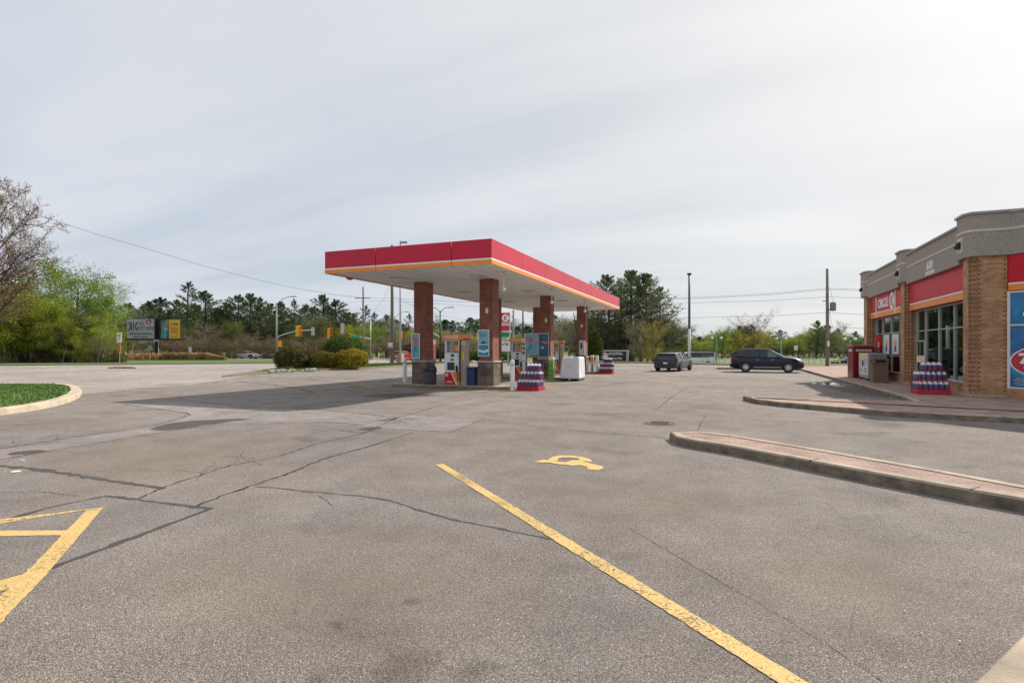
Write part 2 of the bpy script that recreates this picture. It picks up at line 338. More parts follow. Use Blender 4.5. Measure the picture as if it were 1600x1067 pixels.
PBLUE = poster('poster_blue', (.01, .10, .28), (.02, .26, .50), 1.6); PTEAL = poster('poster_teal', (.09, .30, .36), (.20, .46, .52), 3); PNAVY = poster('poster_navy', (.02, .06, .12), (.04, .16, .26), 3)
PSKY = poster('poster_sky', (.10, .33, .50), (.30, .52, .62), 3)
# ------------------------------------------------------------------ ground
def ground():
    xs = [-2500, -900, -400, -220, -150, -110] + list(range(-90, 100, 6)) + [110, 150, 220, 400, 900, 2500]
    zs = [-200, -60, -20] + list(range(0, 110, 4)) + [120, 150, 200, 300, 500, 900, 1600, 3500]
    b = M(); g = []
    for Z in zs: g.append([b.bm.verts.new(C(X, Z, terr(X, Z) - .06)) for X in xs])
    for i in range(len(zs) - 1):
        for j in range(len(xs) - 1): b.bm.faces.new([g[i][j], g[i][j + 1], g[i + 1][j + 1], g[i + 1][j]])
    m = bpy.data.materials.new('field_grass'); m.use_nodes = True; N = m.node_tree.nodes; L = m.node_tree.links; bs = N['Principled BSDF']; bs.inputs['Roughness'].default_value = .95
    tc = N.new('ShaderNodeTexCoord'); n = N.new('ShaderNodeTexNoise'); n.inputs['Scale'].default_value = .12; n.inputs['Detail'].default_value = 9; n.inputs['Roughness'].default_value = .7
    L.new(tc.outputs['Object'], n.inputs[0]); r = N.new('ShaderNodeValToRGB'); L.new(n.outputs[0], r.inputs[0])
    r.color_ramp.elements[0].position = .35; r.color_ramp.elements[0].color = (.075, .115, .022, 1); r.color_ramp.elements[1].position = .68; r.color_ramp.elements[1].color = (.17, .20, .05, 1)
    L.new(r.outputs[0], bs.inputs['Base Color'])
    o = part('ground', b, m); tag(o, 'green and tan grassy ground beyond the lot', kind='structure')
ground()
def flat(name, pts, z, m, label=None, parent=None):
    if parent: z *= .25
    o = part(name, M().sheet(pts, z), m, parent)
    if parent is None: tag(o, label, kind='structure')
    return o
LOT = flat('parking_lot', [C(*p) for p in ((-60, -25), (60, -25), (60, 56), (27.5, 54.5))] + [at(1136, 570.5), at(1110, 570), at(1060, 569), at(1000, 567.5), at(940, 567), C(-3, 69)] +
      [at(740, 566), at(645, 571.5), at(560, 577), at(500, 579.5), at(445, 581.5), at(400, 585.5), at(346, 590.5), C(-18.5, 26), C(-60, 8)], 0, ASP, 'grey asphalt parking lot with cracks and patches')
ROADO = flat('road', [C(*p) for p in ((-130, -14), (-61, 8.1))] + [C(-24, 22.5), at(130, 616), at(220, 607), at(300, 601), at(352, 592.5), C(-18.5, 45), C(-13.5, 60.5), C(-2, 78), C(8, 98), C(-22, 98), C(-26, 78), C(-28.6, 66.5), C(-53.3, 57.3), C(-130, 28.7)], .005, ROAD, 'wide pale asphalt road on the left')
flat('cross_road', [C(-140, 82), C(-50, 90), C(20, 90), C(20, 120), C(-48, 128), C(-140, 120)], .012, ROAD, 'cross street beyond the grass verge')
flat('park_road', [C(14, 74.5), C(160, 74.5), C(160, 83), C(14, 83)], -.78, ROAD, 'lower road in front of the park')
flat('concrete_apron', [(-15.3, 19.6), (-7.6, 18.6), (-6.4, 44.5), (-16.5, 44.5), (-16.5, 21)], .003, APRON, 'tan concrete apron under the canopy')
# seams, cracks, patches, markings: all parts of the lot or the road
def strip(b, pts, w, z, jit=0.0, sub=1, seed=0):
    rnd = random.Random(seed); P = [Vector(p) for p in pts]
    Q = []
    for i in range(len(P) - 1):
        n = max(1, int((P[i + 1] - P[i]).length / sub)) if jit else 1
        for k in range(n): Q.append(P[i].lerp(P[i + 1], k / n))
    Q.append(P[-1]); W = []
    for i, p in enumerate(Q):
        d = Q[min(i + 1, len(Q) - 1)] - Q[max(i - 1, 0)]; d.z = 0; d.normalize(); nrm = Vector((-d.y, d.x, 0))
        if jit: p = p + nrm * rnd.uniform(-jit, jit)
        ww = (w[0] + (w[1] - w[0]) * i / (len(Q) - 1)) if isinstance(w, tuple) else w
        ww *= rnd.uniform(.45, 1.5) if jit else 1
        W.append((p + nrm * ww * rnd.uniform(.3, .7), p - nrm * ww * rnd.uniform(.3, .7)) if jit else (p + nrm * ww / 2, p - nrm * ww / 2))
    for i in range(len(W) - 1):
        b.bm.faces.new([b.bm.verts.new((q.x, q.y, z)) for q in (W[i][0], W[i][1], W[i + 1][1], W[i + 1][0])])
    return b
def px(l): return [at(x, y) for x, y in l]
flat('asphalt_patch', px([(-60, 711), (0, 701), (131, 681), (244, 664), (277, 655), (297, 648), (292, 645), (195, 632), (284, 625.5), (391, 638), (489, 639), (623, 653), (560, 664), (524, 660), (336, 663), (210, 682), (0, 718), (-60, 730)]), .008, PATCH, parent=LOT)
flat('asphalt_patch', px([(560, 666), (600, 656), (642, 648.5), (759, 654), (704, 675), (600, 669)]), .008, PATCH, parent=LOT)
flat('asphalt_patch', px([(0, 815), (80, 792), (165, 775), (330, 794), (240, 828), (150, 862), (60, 893), (0, 907), (-120, 935), (-120, 850)]), .008, asphalt('asphalt_patch_grey', (.30, .268, .245), 1.1), parent=LOT)
k = 0
for pts, w, jit, m in [
    ([(-60, 710), (0, 701), (60, 692), (131, 681), (190, 673), (244, 664), (277, 655), (297, 648), (292, 645), (195, 632)], .06, .02, SEAL),
    ([(195, 632), (284, 625.5), (391, 638), (459, 638), (489, 639.5), (560, 646), (623, 653)], .045, .015, CRACK),
    ([(-60, 730), (0, 718), (80, 704), (210, 682), (336, 663), (400, 660), (524, 660), (560, 663)], .035, .015, CRACK),
    ([(-50, 729), (0, 728), (40, 731), (75, 736), (131, 744), (178, 752), (257, 763)], .09, .02, SEAL),
    ([(215, 779), (260, 760), (305, 745), (360, 727), (400, 720), (435, 713), (500, 692), (575, 675), (600, 662), (620, 653), (700, 630), (800, 610)], .035, .035, CRACK),
    ([(300, 794), (345, 775), (390, 760), (450, 740), (505, 717), (585, 695), (645, 676)], .04, .03, CRACK),
    ([(-120, 850), (0, 815), (80, 792), (165, 775), (195, 777)], .055, .01, SEAL),
    ([(165, 775), (225, 782), (330, 795)], .06, .012, SEAL),
    ([(330, 794), (290, 810), (240, 828), (150, 862), (105, 878), (60, 893), (0, 907), (-120, 935)], .065, .012, SEAL),
    ([(400, 760), (440, 763), (475, 767), (565, 775), (610, 782), (650, 795), (700, 810), (760, 822), (800, 830), (870, 843)], .035, .02, SEAL),
    ([(759, 655), (800, 661), (880, 671), (960, 678), (1045, 685)], .03, .03, CRACK),
    ([(368, 596), (427, 601), (470, 608), (492, 614)], .12, .03, SEAL), ([(388, 588), (505, 595), (545, 600)], .05, .02, CRACK),
    ([(541, 611), (602, 615), (667, 619), (720, 621)], .05, .02, CRACK), ([(459, 637), (508, 630), (560, 626), (661, 619)], .05, .03, CRACK),
    ([(560, 646), (590, 650), (615, 656), (640, 662)], .03, .05, CRACK), ([(530, 672), (560, 676), (590, 672)], .03, .05, CRACK), ([(410, 727), (380, 716), (350, 712)], .012, .04, CRACK),
    ([(1000, 633), (1025, 640), (1050, 620), (1075, 605)], .03, .05, CRACK), ([(1090, 672), (1098, 655), (1105, 648)], .02, .04, CRACK),
    ([(600, 620), (690, 606), (770, 598)], .03, .02, CRACK), ([(850, 627), (900, 614), (960, 600), (1020, 592)], .025, .04, CRACK),
    ([(640, 648), (700, 652), (757, 654), (704, 675), (625, 671)], .03, .01, CRACK), ([(0, 770), (60, 768), (120, 775)], .012, .03, CRACK),
    ([(985, 826), (1090, 888), (1230, 968), (1380, 1064)], .006, .02, CRACK), ([(520, 790), (500, 775), (470, 768)], .01, .03, CRACK),
    ([(-60, 690), (0, 697), (50, 695), (110, 690)], .02, .03, CRACK), ([(1340, 640), (1345, 627), (1352, 618)], .02, .05, CRACK), ([(1170, 655), (1230, 660), (1330, 668)], .02, .04, CRACK)]:
    b = strip(M(), px(pts), w * (1 if m is SEAL else .95), .0036 + .0003 * (k % 4), jit * .5, .09 if pts[0][1] > 640 else .3, k); k += 1
    part('pavement_crack', b, m, LOT)
DAMP = ragged('damp_asphalt', (.075, .058, .045), .45, .75, 3.5, .72, .7, True)
STAIN = ragged('oily_asphalt', (.085, .063, .048), .8, 1.8, 14, .45, .8, True); DUST = ragged('sandy_dust', (.34, .275, .21), .45, 1.6, 1.1, .22, .9, True)
WATER = mat('puddle_water', (.05, .05, .05), .03, spec=.9); MARK = ragged('tyre_track', (.09, .075, .062), .5, 1.1, 1.6, .42, .85, True)
def blob(b, pts, z, seed, amp=.12):
    P = px(pts); out = []; n = len(P)
    for i in range(n):
        for k in range(6):
            t = k / 6; a, c, d, e = P[(i - 1) % n], P[i], P[(i + 1) % n], P[(i + 2) % n]
            q = .5 * ((2 * c) + (d - a) * t + (2 * a - 5 * c + 4 * d - e) * t * t + (3 * c - a - 3 * d + e) * t ** 3)
            q += Vector((noise.noise(q * 3 + Vector((seed, 0, 0))), noise.noise(q * 3 + Vector((0, seed, 5))), 0)) * amp
            out.append(q)
    
    c = sum(out, Vector()) / len(out); c.z = z; fl = b.bm.verts.layers.float.new('fall'); cv = b.bm.verts.new(c); cv[fl] = 1.0
    r1 = []; r0 = []
    for q in out:
        v = b.bm.verts.new((q.x, q.y, z)); v[fl] = 0; r0.append(v); w_ = b.bm.verts.new(((q.x * .6 + c.x * .4), (q.y * .6 + c.y * .4), z)); w_[fl] = .62; r1.append(w_)
    n = len(out)
    for i in range(n): b.bm.faces.new([r0[i], r0[(i + 1) % n], r1[(i + 1) % n], r1[i]]); b.bm.faces.new([r1[i], r1[(i + 1) % n], cv])
    return b
for i, (pts, m) in enumerate([([(248, 664), (300, 657), (398, 653.5), (360, 659), (320, 665), (250, 674), (232, 671)], DAMP), ([(15, 708), (50, 703), (82, 704), (50, 709), (15, 711)], DAMP),
    ([(1290, 604), (1330, 603), (1380, 612), (1420, 622), (1340, 616)], DAMP), ([(560, 669), (585, 667), (598, 669), (575, 673)], DAMP), ([(640, 614), (680, 616), (665, 620), (600, 621), (560, 618)], DAMP),
    ([(1268, 598), (1300, 597.5), (1316, 600), (1300, 601.5), (1278, 600.5)], WATER), ([(1303, 602.5), (1322, 603), (1332, 606), (1308, 605.5)], WATER), ([(543, 604.5), (580, 603.5), (588, 604.6), (556, 605.6)], WATER),
    ([(575, 1010), (640, 1000), (700, 1030), (690, 1090), (560, 1085)], STAIN), ([(455, 950), (480, 945), (490, 958), (465, 965)], STAIN), ([(500, 960), (530, 957), (528, 972), (505, 974)], STAIN), ([(610, 935), (650, 930), (655, 955), (615, 958)], STAIN), ([(470, 1050), (520, 1042), (530, 1075), (480, 1080)], STAIN),
    ([(565, 985), (575, 982), (578, 1000), (566, 1000)], STAIN), ([(730, 1040), (780, 1030), (790, 1075), (735, 1080)], STAIN),
    ([(250, 860), (560, 800), (860, 880), (820, 1010), (520, 1080), (200, 980)], DUST), ([(1150, 860), (1420, 840), (1560, 940), (1420, 1030), (1180, 980)], DUST), ([(820, 745), (1100, 740), (1240, 800), (1050, 850), (840, 800)], DUST), ([(60, 690), (300, 680), (480, 720), (280, 760), (60, 750)], DUST), ([(900, 640), (1100, 625), (1250, 650), (1080, 670)], DUST)]):
    b = blob(M(), pts, .0050 + .0003 * (i % 3), i * 7.3, .12 if i < 8 else .25); part('puddle' if m is WATER else 'damp_patch' if m is DAMP else 'stain', b, m, LOT)
# random-walk crack webs
def web(x, y, n, L, seed, w=.009):
    rnd = random.Random(seed); b = M()
    for i in range(n):
        p = at(x, y) + Vector((rnd.gauss(0, L * .3), rnd.gauss(0, L * .3), 0)); a = a0 = rnd.uniform(0, 6.28); pts = [p]
        for k in range(rnd.randint(5, 12)): a += rnd.gauss(0, .35) - .1 * (a - a0); p = p + Vector((math.cos(a), math.sin(a), 0)) * L * rnd.uniform(.04, .12); pts.append(p)
        strip(b, pts, w, .0034 + .0001 * (i % 5), .004, .06, i)
    part('pavement_crack', b, CRACK, LOT)
for i, q in enumerate(((590, 660, 9, 1.6), (560, 672, 8, 1.4), (350, 727, 4, 1.3), (40, 697, 6, 1.6), (1095, 655, 3, 1.3), (620, 612, 6, 2.2), (1035, 640, 4, 2.2), (1250, 662, 3, 2.0))): web(*q, i * 13 + 1)
# painted markings
def ppoly(pts, z, m, name='painted_line', par=None):
    P = px(pts); out = []
    for i, a in enumerate(P):
        c = P[(i + 1) % len(P)]; n = max(1, min(160, int((c - a).length / .035)))
        for k in range(n): q = a.lerp(c, k / n); out.append(q + Vector((noise.noise(q * 17), noise.noise(q * 17 + Vector((9, 3, 1))), 0)) * .012)
    return part(name, M().sheet(out, z), m, par or LOT)
ppoly([(680, 726), (693, 725), (1262, 1067), (1470, 1190), (1380, 1190), (1216, 1067)], .0060, YELW)
ppoly([(135, 797.5), (162, 793), (75, 895), (0, 975), (-90, 1066), (-90, 1000), (0, 932), (50, 885)], .0062, YELW)
ppoly([(135, 797.2), (0, 819), (-120, 838), (-120, 829), (0, 812), (162, 793)], .0066, YEL); ppoly([(112, 829), (0, 829.5), (-120, 830), (-120, 840), (0, 838), (104, 836.5)], .0057, YEL)
ppoly([(70, 889), (0, 907), (-120, 940), (-120, 960), (0, 925), (55, 905)], .0056, YELW)
def symbol():
    b = M()
    o = px([(856, 719), (862, 714.4), (874, 711.8), (894, 711.8), (912, 714.4), (923, 718), (925, 722)]); i = px([(871, 720.5), (872, 716.6), (878, 715), (890, 714.8), (903, 716), (906, 717.2), (904, 719.6)])
    for k in range(6): b.sheet([o[k], o[k + 1], i[k + 1], i[k]], .0058)
    for q in (((834, 721.4), (849, 718.4), (860, 719.5), (858, 723), (845, 723)), ((860, 719.5), (872, 721.5), (884, 722.5), (886, 726.5), (872, 725.5), (858, 723)),
              ((884, 722.5), (892, 719.8), (903, 719.2), (912, 720.5), (907, 727), (893, 728), (886, 726.5)), ((912, 721.5), (925, 725), (942, 729), (943, 731.5), (935, 735), (918, 733.5), (917, 729.5), (907, 727))):
        b.sheet(px(q), .0066)
    return b
part('accessible_parking_symbol', symbol(), YEL, LOT)
for a, c, w, m in (((0, 591.5), (300, 582), .12, WHT), ((-200, 611), (97, 594.5), .14, WHT), ((-200, 588.5), (131, 578.3), .12, WHT), ((257, 577.3), (276, 577), .25, WHT), ((110, 603.8), (161, 603.2), .2, YEL), ((311, 595), (335, 594), .2, YEL), ((320, 583), (420, 578), .12, WHT), ((-200, 584), (170, 574.6), .12, WHT)):
    part('painted_line', strip(M(), px([a, c]), w, .009), m, ROADO)
def manhole():
    c = at(1031, 661.3); b = M(); fr = frame((c.x, c.y, .0065), (1, 0, 0), (0, 1, 0)); disc(b, fr, 0, 0, .36, t=.006, inner=.84); disc(b, fr, 0, 0, .285, t=.004)
    for i in range(-3, 4): b.box(-.2, .2, i * .07 - .012, i * .07 + .012, .004, .009, fr)
    o = part('manhole_cover', b, mat('cast_iron', (.10, .085, .075), .7, .3, 12)); tag(o, 'round cast iron manhole cover sunk in the asphalt before the long kerbed island', 'manhole cover')
manhole()
for x, y, s in ((25, 737, .08), (35, 720, .03), (1414, 957, .006), (1440, 992, .006), (1500, 1005, .007)):
    c = at(x, y); b = M(); b.prism([(c.x + s * math.cos(a) * random.Random(x + a).uniform(.5, 1.2), c.y + s * math.sin(a) * .8) for a in (0, 1.1, 2.2, 3.1, 4.2, 5.4)], .004, .016 if s < .05 else .008)
    part('litter', b, SIGNW, LOT)

# ------------------------------------------------------------------ kerbed islands
def inset(P, w):
    P = [Vector((p[0], p[1])) for p in P]; n = len(P)
    area = sum(P[i].x * P[(i + 1) % n].y - P[(i + 1) % n].x * P[i].y for i in range(n)); s = 1 if area > 0 else -1; out = []
    for i in range(n):
        a = (P[i] - P[i - 1]).normalized(); c = (P[(i + 1) % n] - P[i]).normalized()
        n1 = Vector((-a.y, a.x)) * s; n2 = Vector((-c.y, c.x)) * s; nn = n1 + n2
        if nn.length < .2: nn = n1
        nn = nn.normalized(); k = 1 / max(.5, nn.dot(n1)); out.append(P[i] + nn * w * k)
    return out
def clean(P, I):
    n = len(P)
    for r in range(4):
        for i in range(n):
            a, c = I[i], I[(i + 1) % n]; d = Vector(P[(i + 1) % n][:2]) - Vector(P[i][:2])
            if (c - a).dot(d) < 1e-4: q = (a + c) / 2; I[i] = q.copy(); I[(i + 1) % n] = q + d * .002
    return I
def island(name, pts, fill, label, w=.18, h=.15, kind='structure', sink=.012, kerbmat=None):
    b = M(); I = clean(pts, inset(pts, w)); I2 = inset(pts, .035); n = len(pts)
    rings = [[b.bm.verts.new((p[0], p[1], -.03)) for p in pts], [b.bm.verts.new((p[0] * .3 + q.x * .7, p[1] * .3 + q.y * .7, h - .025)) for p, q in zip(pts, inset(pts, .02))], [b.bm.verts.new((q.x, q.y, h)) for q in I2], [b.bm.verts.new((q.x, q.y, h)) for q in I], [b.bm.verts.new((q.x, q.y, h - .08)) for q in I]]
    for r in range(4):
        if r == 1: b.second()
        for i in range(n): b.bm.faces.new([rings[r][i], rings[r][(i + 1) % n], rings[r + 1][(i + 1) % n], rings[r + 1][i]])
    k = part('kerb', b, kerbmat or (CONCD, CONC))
    f = part(name, M().sheet([(q.x, q.y) for q in I], h - sink), fill); tag(f, label, kind=kind)
    k.parent = f; return f, I
def dens(pts, step=.8):
    out = []; n = len(pts)
    for i in range(n):
        a, c = Vector(pts[i][:2]), Vector(pts[(i + 1) % n][:2]); m = max(1, min(40, int((c - a).length / step)))
        for k in range(m): out.append(a.lerp(c, k / m))
    return out
MAINI = [at(1045.5, 686), at(1055, 694), at(1075, 699), at(1150, 712), at(1266, 736), at(1400, 763), at(1517.5, 786), at(1600, 801), C(5.85, 5.0), C(6.6, 5.4), at(1600, 757, .15), at(1474, 734, .15), at(1300, 704, .15), at(1150, 679.5, .15), at(1095, 673.8, .15), at(1062, 674.6, .15)]
isl, _ = island('paved_island', MAINI, PAV, 'long kerbed island of pink pavers')
b = M()
for x, y in ((1071, 697), (1266, 735.5), (1517.5, 785)):       # open joints of the kerb stones
    p = at(x, y); d = (at(1517.5, 786) - at(1150, 712)).normalized(); b.box(-.009, .009, -.006, .19, -.02, .1515, frame((p.x, p.y, 0), d, (-d.y, d.x, 0)))
part('kerb_joint', b, CRACK, isl)
WALK2 = [at(1160.5, 625.0), at(1180, 630.8), at(1217, 635.5), at(1300, 643), at(1375, 649.5), at(1465, 655), at(1600, 662), (9.5, 15.7), (13, 12), (26, 12), (26, 62), (11, 61.5), (5.8, 59.3), (5.4, 51.3), (-1.0, 50.9), (-1.0, 50.2), (5.4, 49.9), (5.42, 43), (5.42, 30), (5.42, 22), (5.2, 19.9), (3.0, 19.95), at(1174, 620.2, .15)]
island('store_sidewalk', WALK2, PAV, 'pink paved walk along the store with a pointed end', h=.15)
island('corner_sidewalk', [C(-3, -1.2), C(1.15, 1.9), C(2.1, 2.56), C(2.89, 3.1), C(5.75, 4.98), C(8.8, 7.0), C(14, 2), C(9, -8), C(-3, -8)], CONC, 'pale concrete pavement corner at the lower right', w=.3)
LAWN = mat('lawn_grass', (.075, .135, .02), .95, .35, 2.5, detail=8)
lawn, LI = island('lawn_island', [C(-62, 3), C(-30, 9.8), at(0, 649), at(60, 640.5), at(90, 634), at(110, 628), at(124, 621.5), at(128, 615), at(124, 609.5), at(112, 606), at(95, 604.2), at(0, 604.5), C(-62, 13.5)], LAWN, 'green lawn island with a pale kerb on the left', w=.32, h=.17, kerbmat=mat('kerb_pale', (.50, .41, .31), .9, .25, 2.5, .5, 50, detail=8))
BED = [at(346, 590), at(372, 587.8), at(400, 585.5), at(445, 581.5), at(500, 579.5), at(560, 577), at(645, 571.5), at(740, 565.8), C(-6.8, 79), C(-12.5, 66), C(-18, 52), C(-19.5, 45), at(400, 583), at(372, 586.3)]
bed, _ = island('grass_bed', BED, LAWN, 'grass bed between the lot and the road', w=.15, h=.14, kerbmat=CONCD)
island('grass_verge', [C(-150, 22.5), C(-53.3, 57.6), C(-28.9, 66.7), C(-27.5, 76), C(-31, 86.5), C(-60, 86), C(-150, 79)], LAWN, 'green verge across the wide road', w=.2, h=.13)
island('grass_verge', [C(-1, 69.4), at(940, 567), at(1000, 567.5), at(1060, 569), at(1110, 570), at(1136, 570.7), C(28.5, 54.8), C(60, 57), C(60, 62), C(29, 60), C(24, 63.5), C(20, 67), C(12, 76), C(0, 76)], LAWN, 'grass strip behind the kerb at the back of the lot', w=.15, h=.14)
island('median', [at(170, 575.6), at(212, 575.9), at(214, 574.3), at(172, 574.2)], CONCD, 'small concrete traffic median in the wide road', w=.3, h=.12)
def grassblades():
    b = M(); b.norecalc = True; rnd = random.Random(3)
    for i in range(26000):
        Z = 11 + 14 * rnd.random() ** .8; X = -rnd.uniform(11, 26)
        p = C(X, Z); c = at(0, 649)
        q = Vector((p.x, p.y))
        # inside test against inner ring
        ins = False; n = len(LI); j = n - 1
        for k in range(n):
            if (LI[k].y > q.y) != (LI[j].y > q.y) and q.x < (LI[j].x - LI[k].x) * (q.y - LI[k].y) / (LI[j].y - LI[k].y) + LI[k].x: ins = not ins
            j = k
        if not ins: continue
        h = rnd.uniform(.03, .085); a = rnd.uniform(0, 6.28); w = .02
        b.quad((p.x - w * math.cos(a), p.y - w * math.sin(a), .15), (p.x + w * math.cos(a), p.y + w * math.sin(a), .15), (p.x + rnd.uniform(-.03, .03), p.y + rnd.uniform(-.03, .03), .15 + h))
    o = part('grass', b, mat('grass_blade', (.085, .15, .022), .8, .45, 1.2, trans=.3)); tag(o, 'short bright grass on the lawn at the left', 'grass', kind='stuff')
grassblades()
# ------------------------------------------------------------------ canopy
U0, U1, V0, V1 = -14.87, -7.74, 17.64, 41.67; ZB, ZT = 4.70, 5.57
def kmark(b1, b2, fr, cx, cy, r, t=.012):
    """white disc (b1) with a K (b2) standing in it"""
    disc(b1, fr, cx, cy, r, t=t, n=32)
    w = r * .22
    b2.box(cx - r * .42, cx - r * .42 + w, cy - r * .62, cy + r * .62, t, t + .006, fr)
    for s in (1, -1):
        x0, y0, x1, y1 = cx - r * .2, cy + s * r * .02, cx + r * .42, cy + s * r * .62
        b2.prism([(x0, y0), (x0 + w * 1.2, y0), (x1 + w * .5, y1), (x1 - w * .8, y1)][::s], t, t + .007 + .0007 * s, fr)
def canopy():
    t = thing('canopy', 'long flat canopy with red, white and orange fascia over the fuel pumps', 'canopy', (0, 0, 0))
    b = M().box(U0 + .06, U1 - .06, V0 + .06, V1 - .06, ZB + .03, ZT - .12); part('roof_deck', b, SOFF, t)
    def band(name, z0, z1, out, m, seams=True):
        b = M(); g = .012
        us = [U0, U0 + 2.35, U0 + 5.6, U1]; vs = [V0 + i * (V1 - V0) / 8 for i in range(9)]
        for V, s in ((V0, -1), (V1, 1)):
            for i in range(3): b.box(us[i] + (g if i else -out), us[i + 1] - (g if i < 2 else -out), min(V, V + s * out), max(V, V + s * out), z0, z1)
        for U, s in ((U0, -1), (U1, 1)):
            for i in range(8): b.box(min(U, U + s * out) + 0, max(U, U + s * out), vs[i] + (g if i else .001), vs[i + 1] - (g if i < 7 else .001), z0, z1)
        return part(name, b, m, t)
    band('red_fascia', ZB + .205, ZT, .04, REDP); band('white_stripe', ZB + .142, ZB + .201, .042, WSTR); band('orange_stripe', ZB, ZB + .138, .044, ORG)
    b = M()
    for u in range(12): b.box(U0 + .3 + u * .57, U0 + .304 + u * .57, V0 + .1, V1 - .1, ZB + .022, ZB + .03)
    part('soffit_seams', b, mat('soffit_seam', (.30, .30, .29), .8), t)
    for i in range(4):
        for j, u in enumerate((-13.0, -9.6)):
            v = 20.0 + i * 6.2 + (0 if j == 0 else .6); f = part('soffit_light', M().box(u - .33, u + .33, v - .33, v + .33, ZB - .005, ZB + .021), OFFW, t)
            part('lens', M().box(u - .22, u + .22, v - .22, v + .22, ZB - .02, ZB - .006), mat('lens_cloudy', (.52, .52, .50), .3), f)
    def col(u, v, posters):
        zb = .15; b = M().box(u, u + .62, v, v + .66, 1.22, ZB + .02); c = part('brick_column', b, BRK, t)
        part('stone_base', M().box(u - .06, u + .68, v - .06, v + .72, zb - .1, 1.14), STONE, c)
        part('cap', M().box(u - .10, u + .72, v - .10, v + .76, 1.141, 1.219), mat('cap_stone', (.42, .36, .30), .8, .1, 5), c, bevel=.01)
        
        if u > -10: b = M(); f = frame((u + .36, v - .001, 3.35), (1, 0, 0)); disc(b, f, 0, 0, .065, .12, t=.05); part('wall_light', b, SIGNW, c)
        return c
    cs = [[col(u, v, 0) for u in (-13.23, -9.97)] for v in (21.5, 29.65, 37.75)]
    # lamps and cameras hung under the right edge
    for v in (19.9, 26.2, 33.0, 39.2):
        b = M().cyl((U1 - .45, v, ZB - .62), (U1 - .45, v, ZB), .022, n=8); b.box(U1 - .53, U1 - .37, v - .08, v + .08, ZB - .09, ZB)
        h = part('hanging_rod', b, SIGNW, t); part('camera_dome', M().lathe([(.03, .08), (.085, .05), (.085, -.02), (.055, -.07), (.01, -.09)], 14, (U1 - .45, v, ZB - .66)), WHITE, h, smooth=True)
    b = M(); f = frame((U0 - .046, 19.17, 5.08), (0, -1, 0)); disc(b, f, 0, 0, .44, t=.06); part('round_emblem', b, REDS, t)
    return t, cs
CAN, COLS = canopy()
def poster_thing(u0, u1, z0, z1, v, m, label, art):
    t = thing('poster', label, 'poster', ((u0 + u1) / 2, v, z0), 0); w = (u1 - u0) / 2; h = z1 - z0
    fr = frame((0, 0, 0), (1, 0, 0))
    b = M(); 
    for x0, x1, y0, y1 in ((-w, w, 0, .035), (-w, w, h - .035, h), (-w, -w + .035, .036, h - .036), (w - .035, w, .036, h - .036)): panel(b, fr, x0, x1, y0, y1, .03)
    part('frame', b, ALU, t); p = part('picture', panel(M(), fr, -w + .036, w - .036, .036, h - .036, .018), m, t); art(t, fr, w, h, p); return t
def art_a(t, fr, w, h, p):
    b = M(); disc(b, fr, 0, h * .72, .10, .15, t=.006, base=.018); panel(b, fr, -.07, .07, h * .52, h * .6, .006, .0185); part('artwork', b, mat('art_red', (.75, .12, .10), .4), p)
    b = M(); disc(b, fr, 0, h * .42, .09, .05, t=.006, base=.018, inner=.6); panel(b, fr, -.1, .1, h * .3, h * .335, .006, .018); part('artwork', b, mat('art_dark', (.03, .12, .16), .4), p)
def art_b(t, fr, w, h, p):
    b = M(); panel(b, fr, -w + .04, w - .04, .04, h * .42, .004, .018); part('artwork', b, mat('art_blue', (.02, .25, .48), .4), p)
    b = M(); panel(b, fr, -w + .05, w - .05, h * .43, h * .455, .006, .0186)
    for i in range(5): disc(b, fr, (i - 2) * w * .32, h * (.22 - .05 * (2 - abs(i - 2)) * .5), .055, t=.006, base=.0225)
    part('artwork', b, TEXTW, p); b = M(); disc(b, fr, 0, h * .5, w * .55, .03, t=.006, base=.0186); disc(b, fr, 0, h * .56, .035, .06, t=.006, base=.0187); part('artwork', b, mat('art_maroon', (.10, .02, .04), .4), p)
    text('lettering', 'COOL', .12, mat('art_mid', (.05, .14, .25), .5), p, fr @ Matrix.Translation((0, h * .8, .02)))
def art_c(t, fr, w, h, p):
    b = M(); b.prism([(-w * .6, h * .68), (w * .5, h * .66), (w * .7, h * .52), (-w * .1, h * .6)], .018, .024, fr); part('artwork', b, mat('art_orange', (.8, .20, .08), .4), p)
    b = M(); disc(b, fr, -.06, h * .4, .09, .07, t=.006, base=.0184); part('artwork', b, mat('art_cyan', (.25, .6, .7), .4), p)
poster_thing(-13.32, -12.88, 1.28, 2.42, 21.46, PTEAL, 'narrow teal framed poster on the far-left front brick column', art_a)
poster_thing(-10.02, -9.48, 1.40, 2.55, 21.46, PSKY, 'light blue framed poster on the front column nearest the store side', art_b)
poster_thing(-10.05, -9.42, 1.25, 2.62, 29.61, PNAVY, 'dark navy framed poster with an orange shape on the middle right column', art_c)
poster_thing(-10.95, -10.15, 1.40, 2.62, 29.75, PSKY, 'pale blue framed poster left of the dark navy poster', art_a)
b = M(); bx = thing('pay_phone', 'small white wall phone box on the farthest right brick column', 'phone box', (-9.55, 37.70, 1.3))
part('housing', M().box(-.2, .2, -.14, .03, 0, 1.05), ALU, bx, bevel=.02); part('handset', M().box(-.1, .02, -.19, -.145, .45, .85), BLACK, bx, bevel=.02)
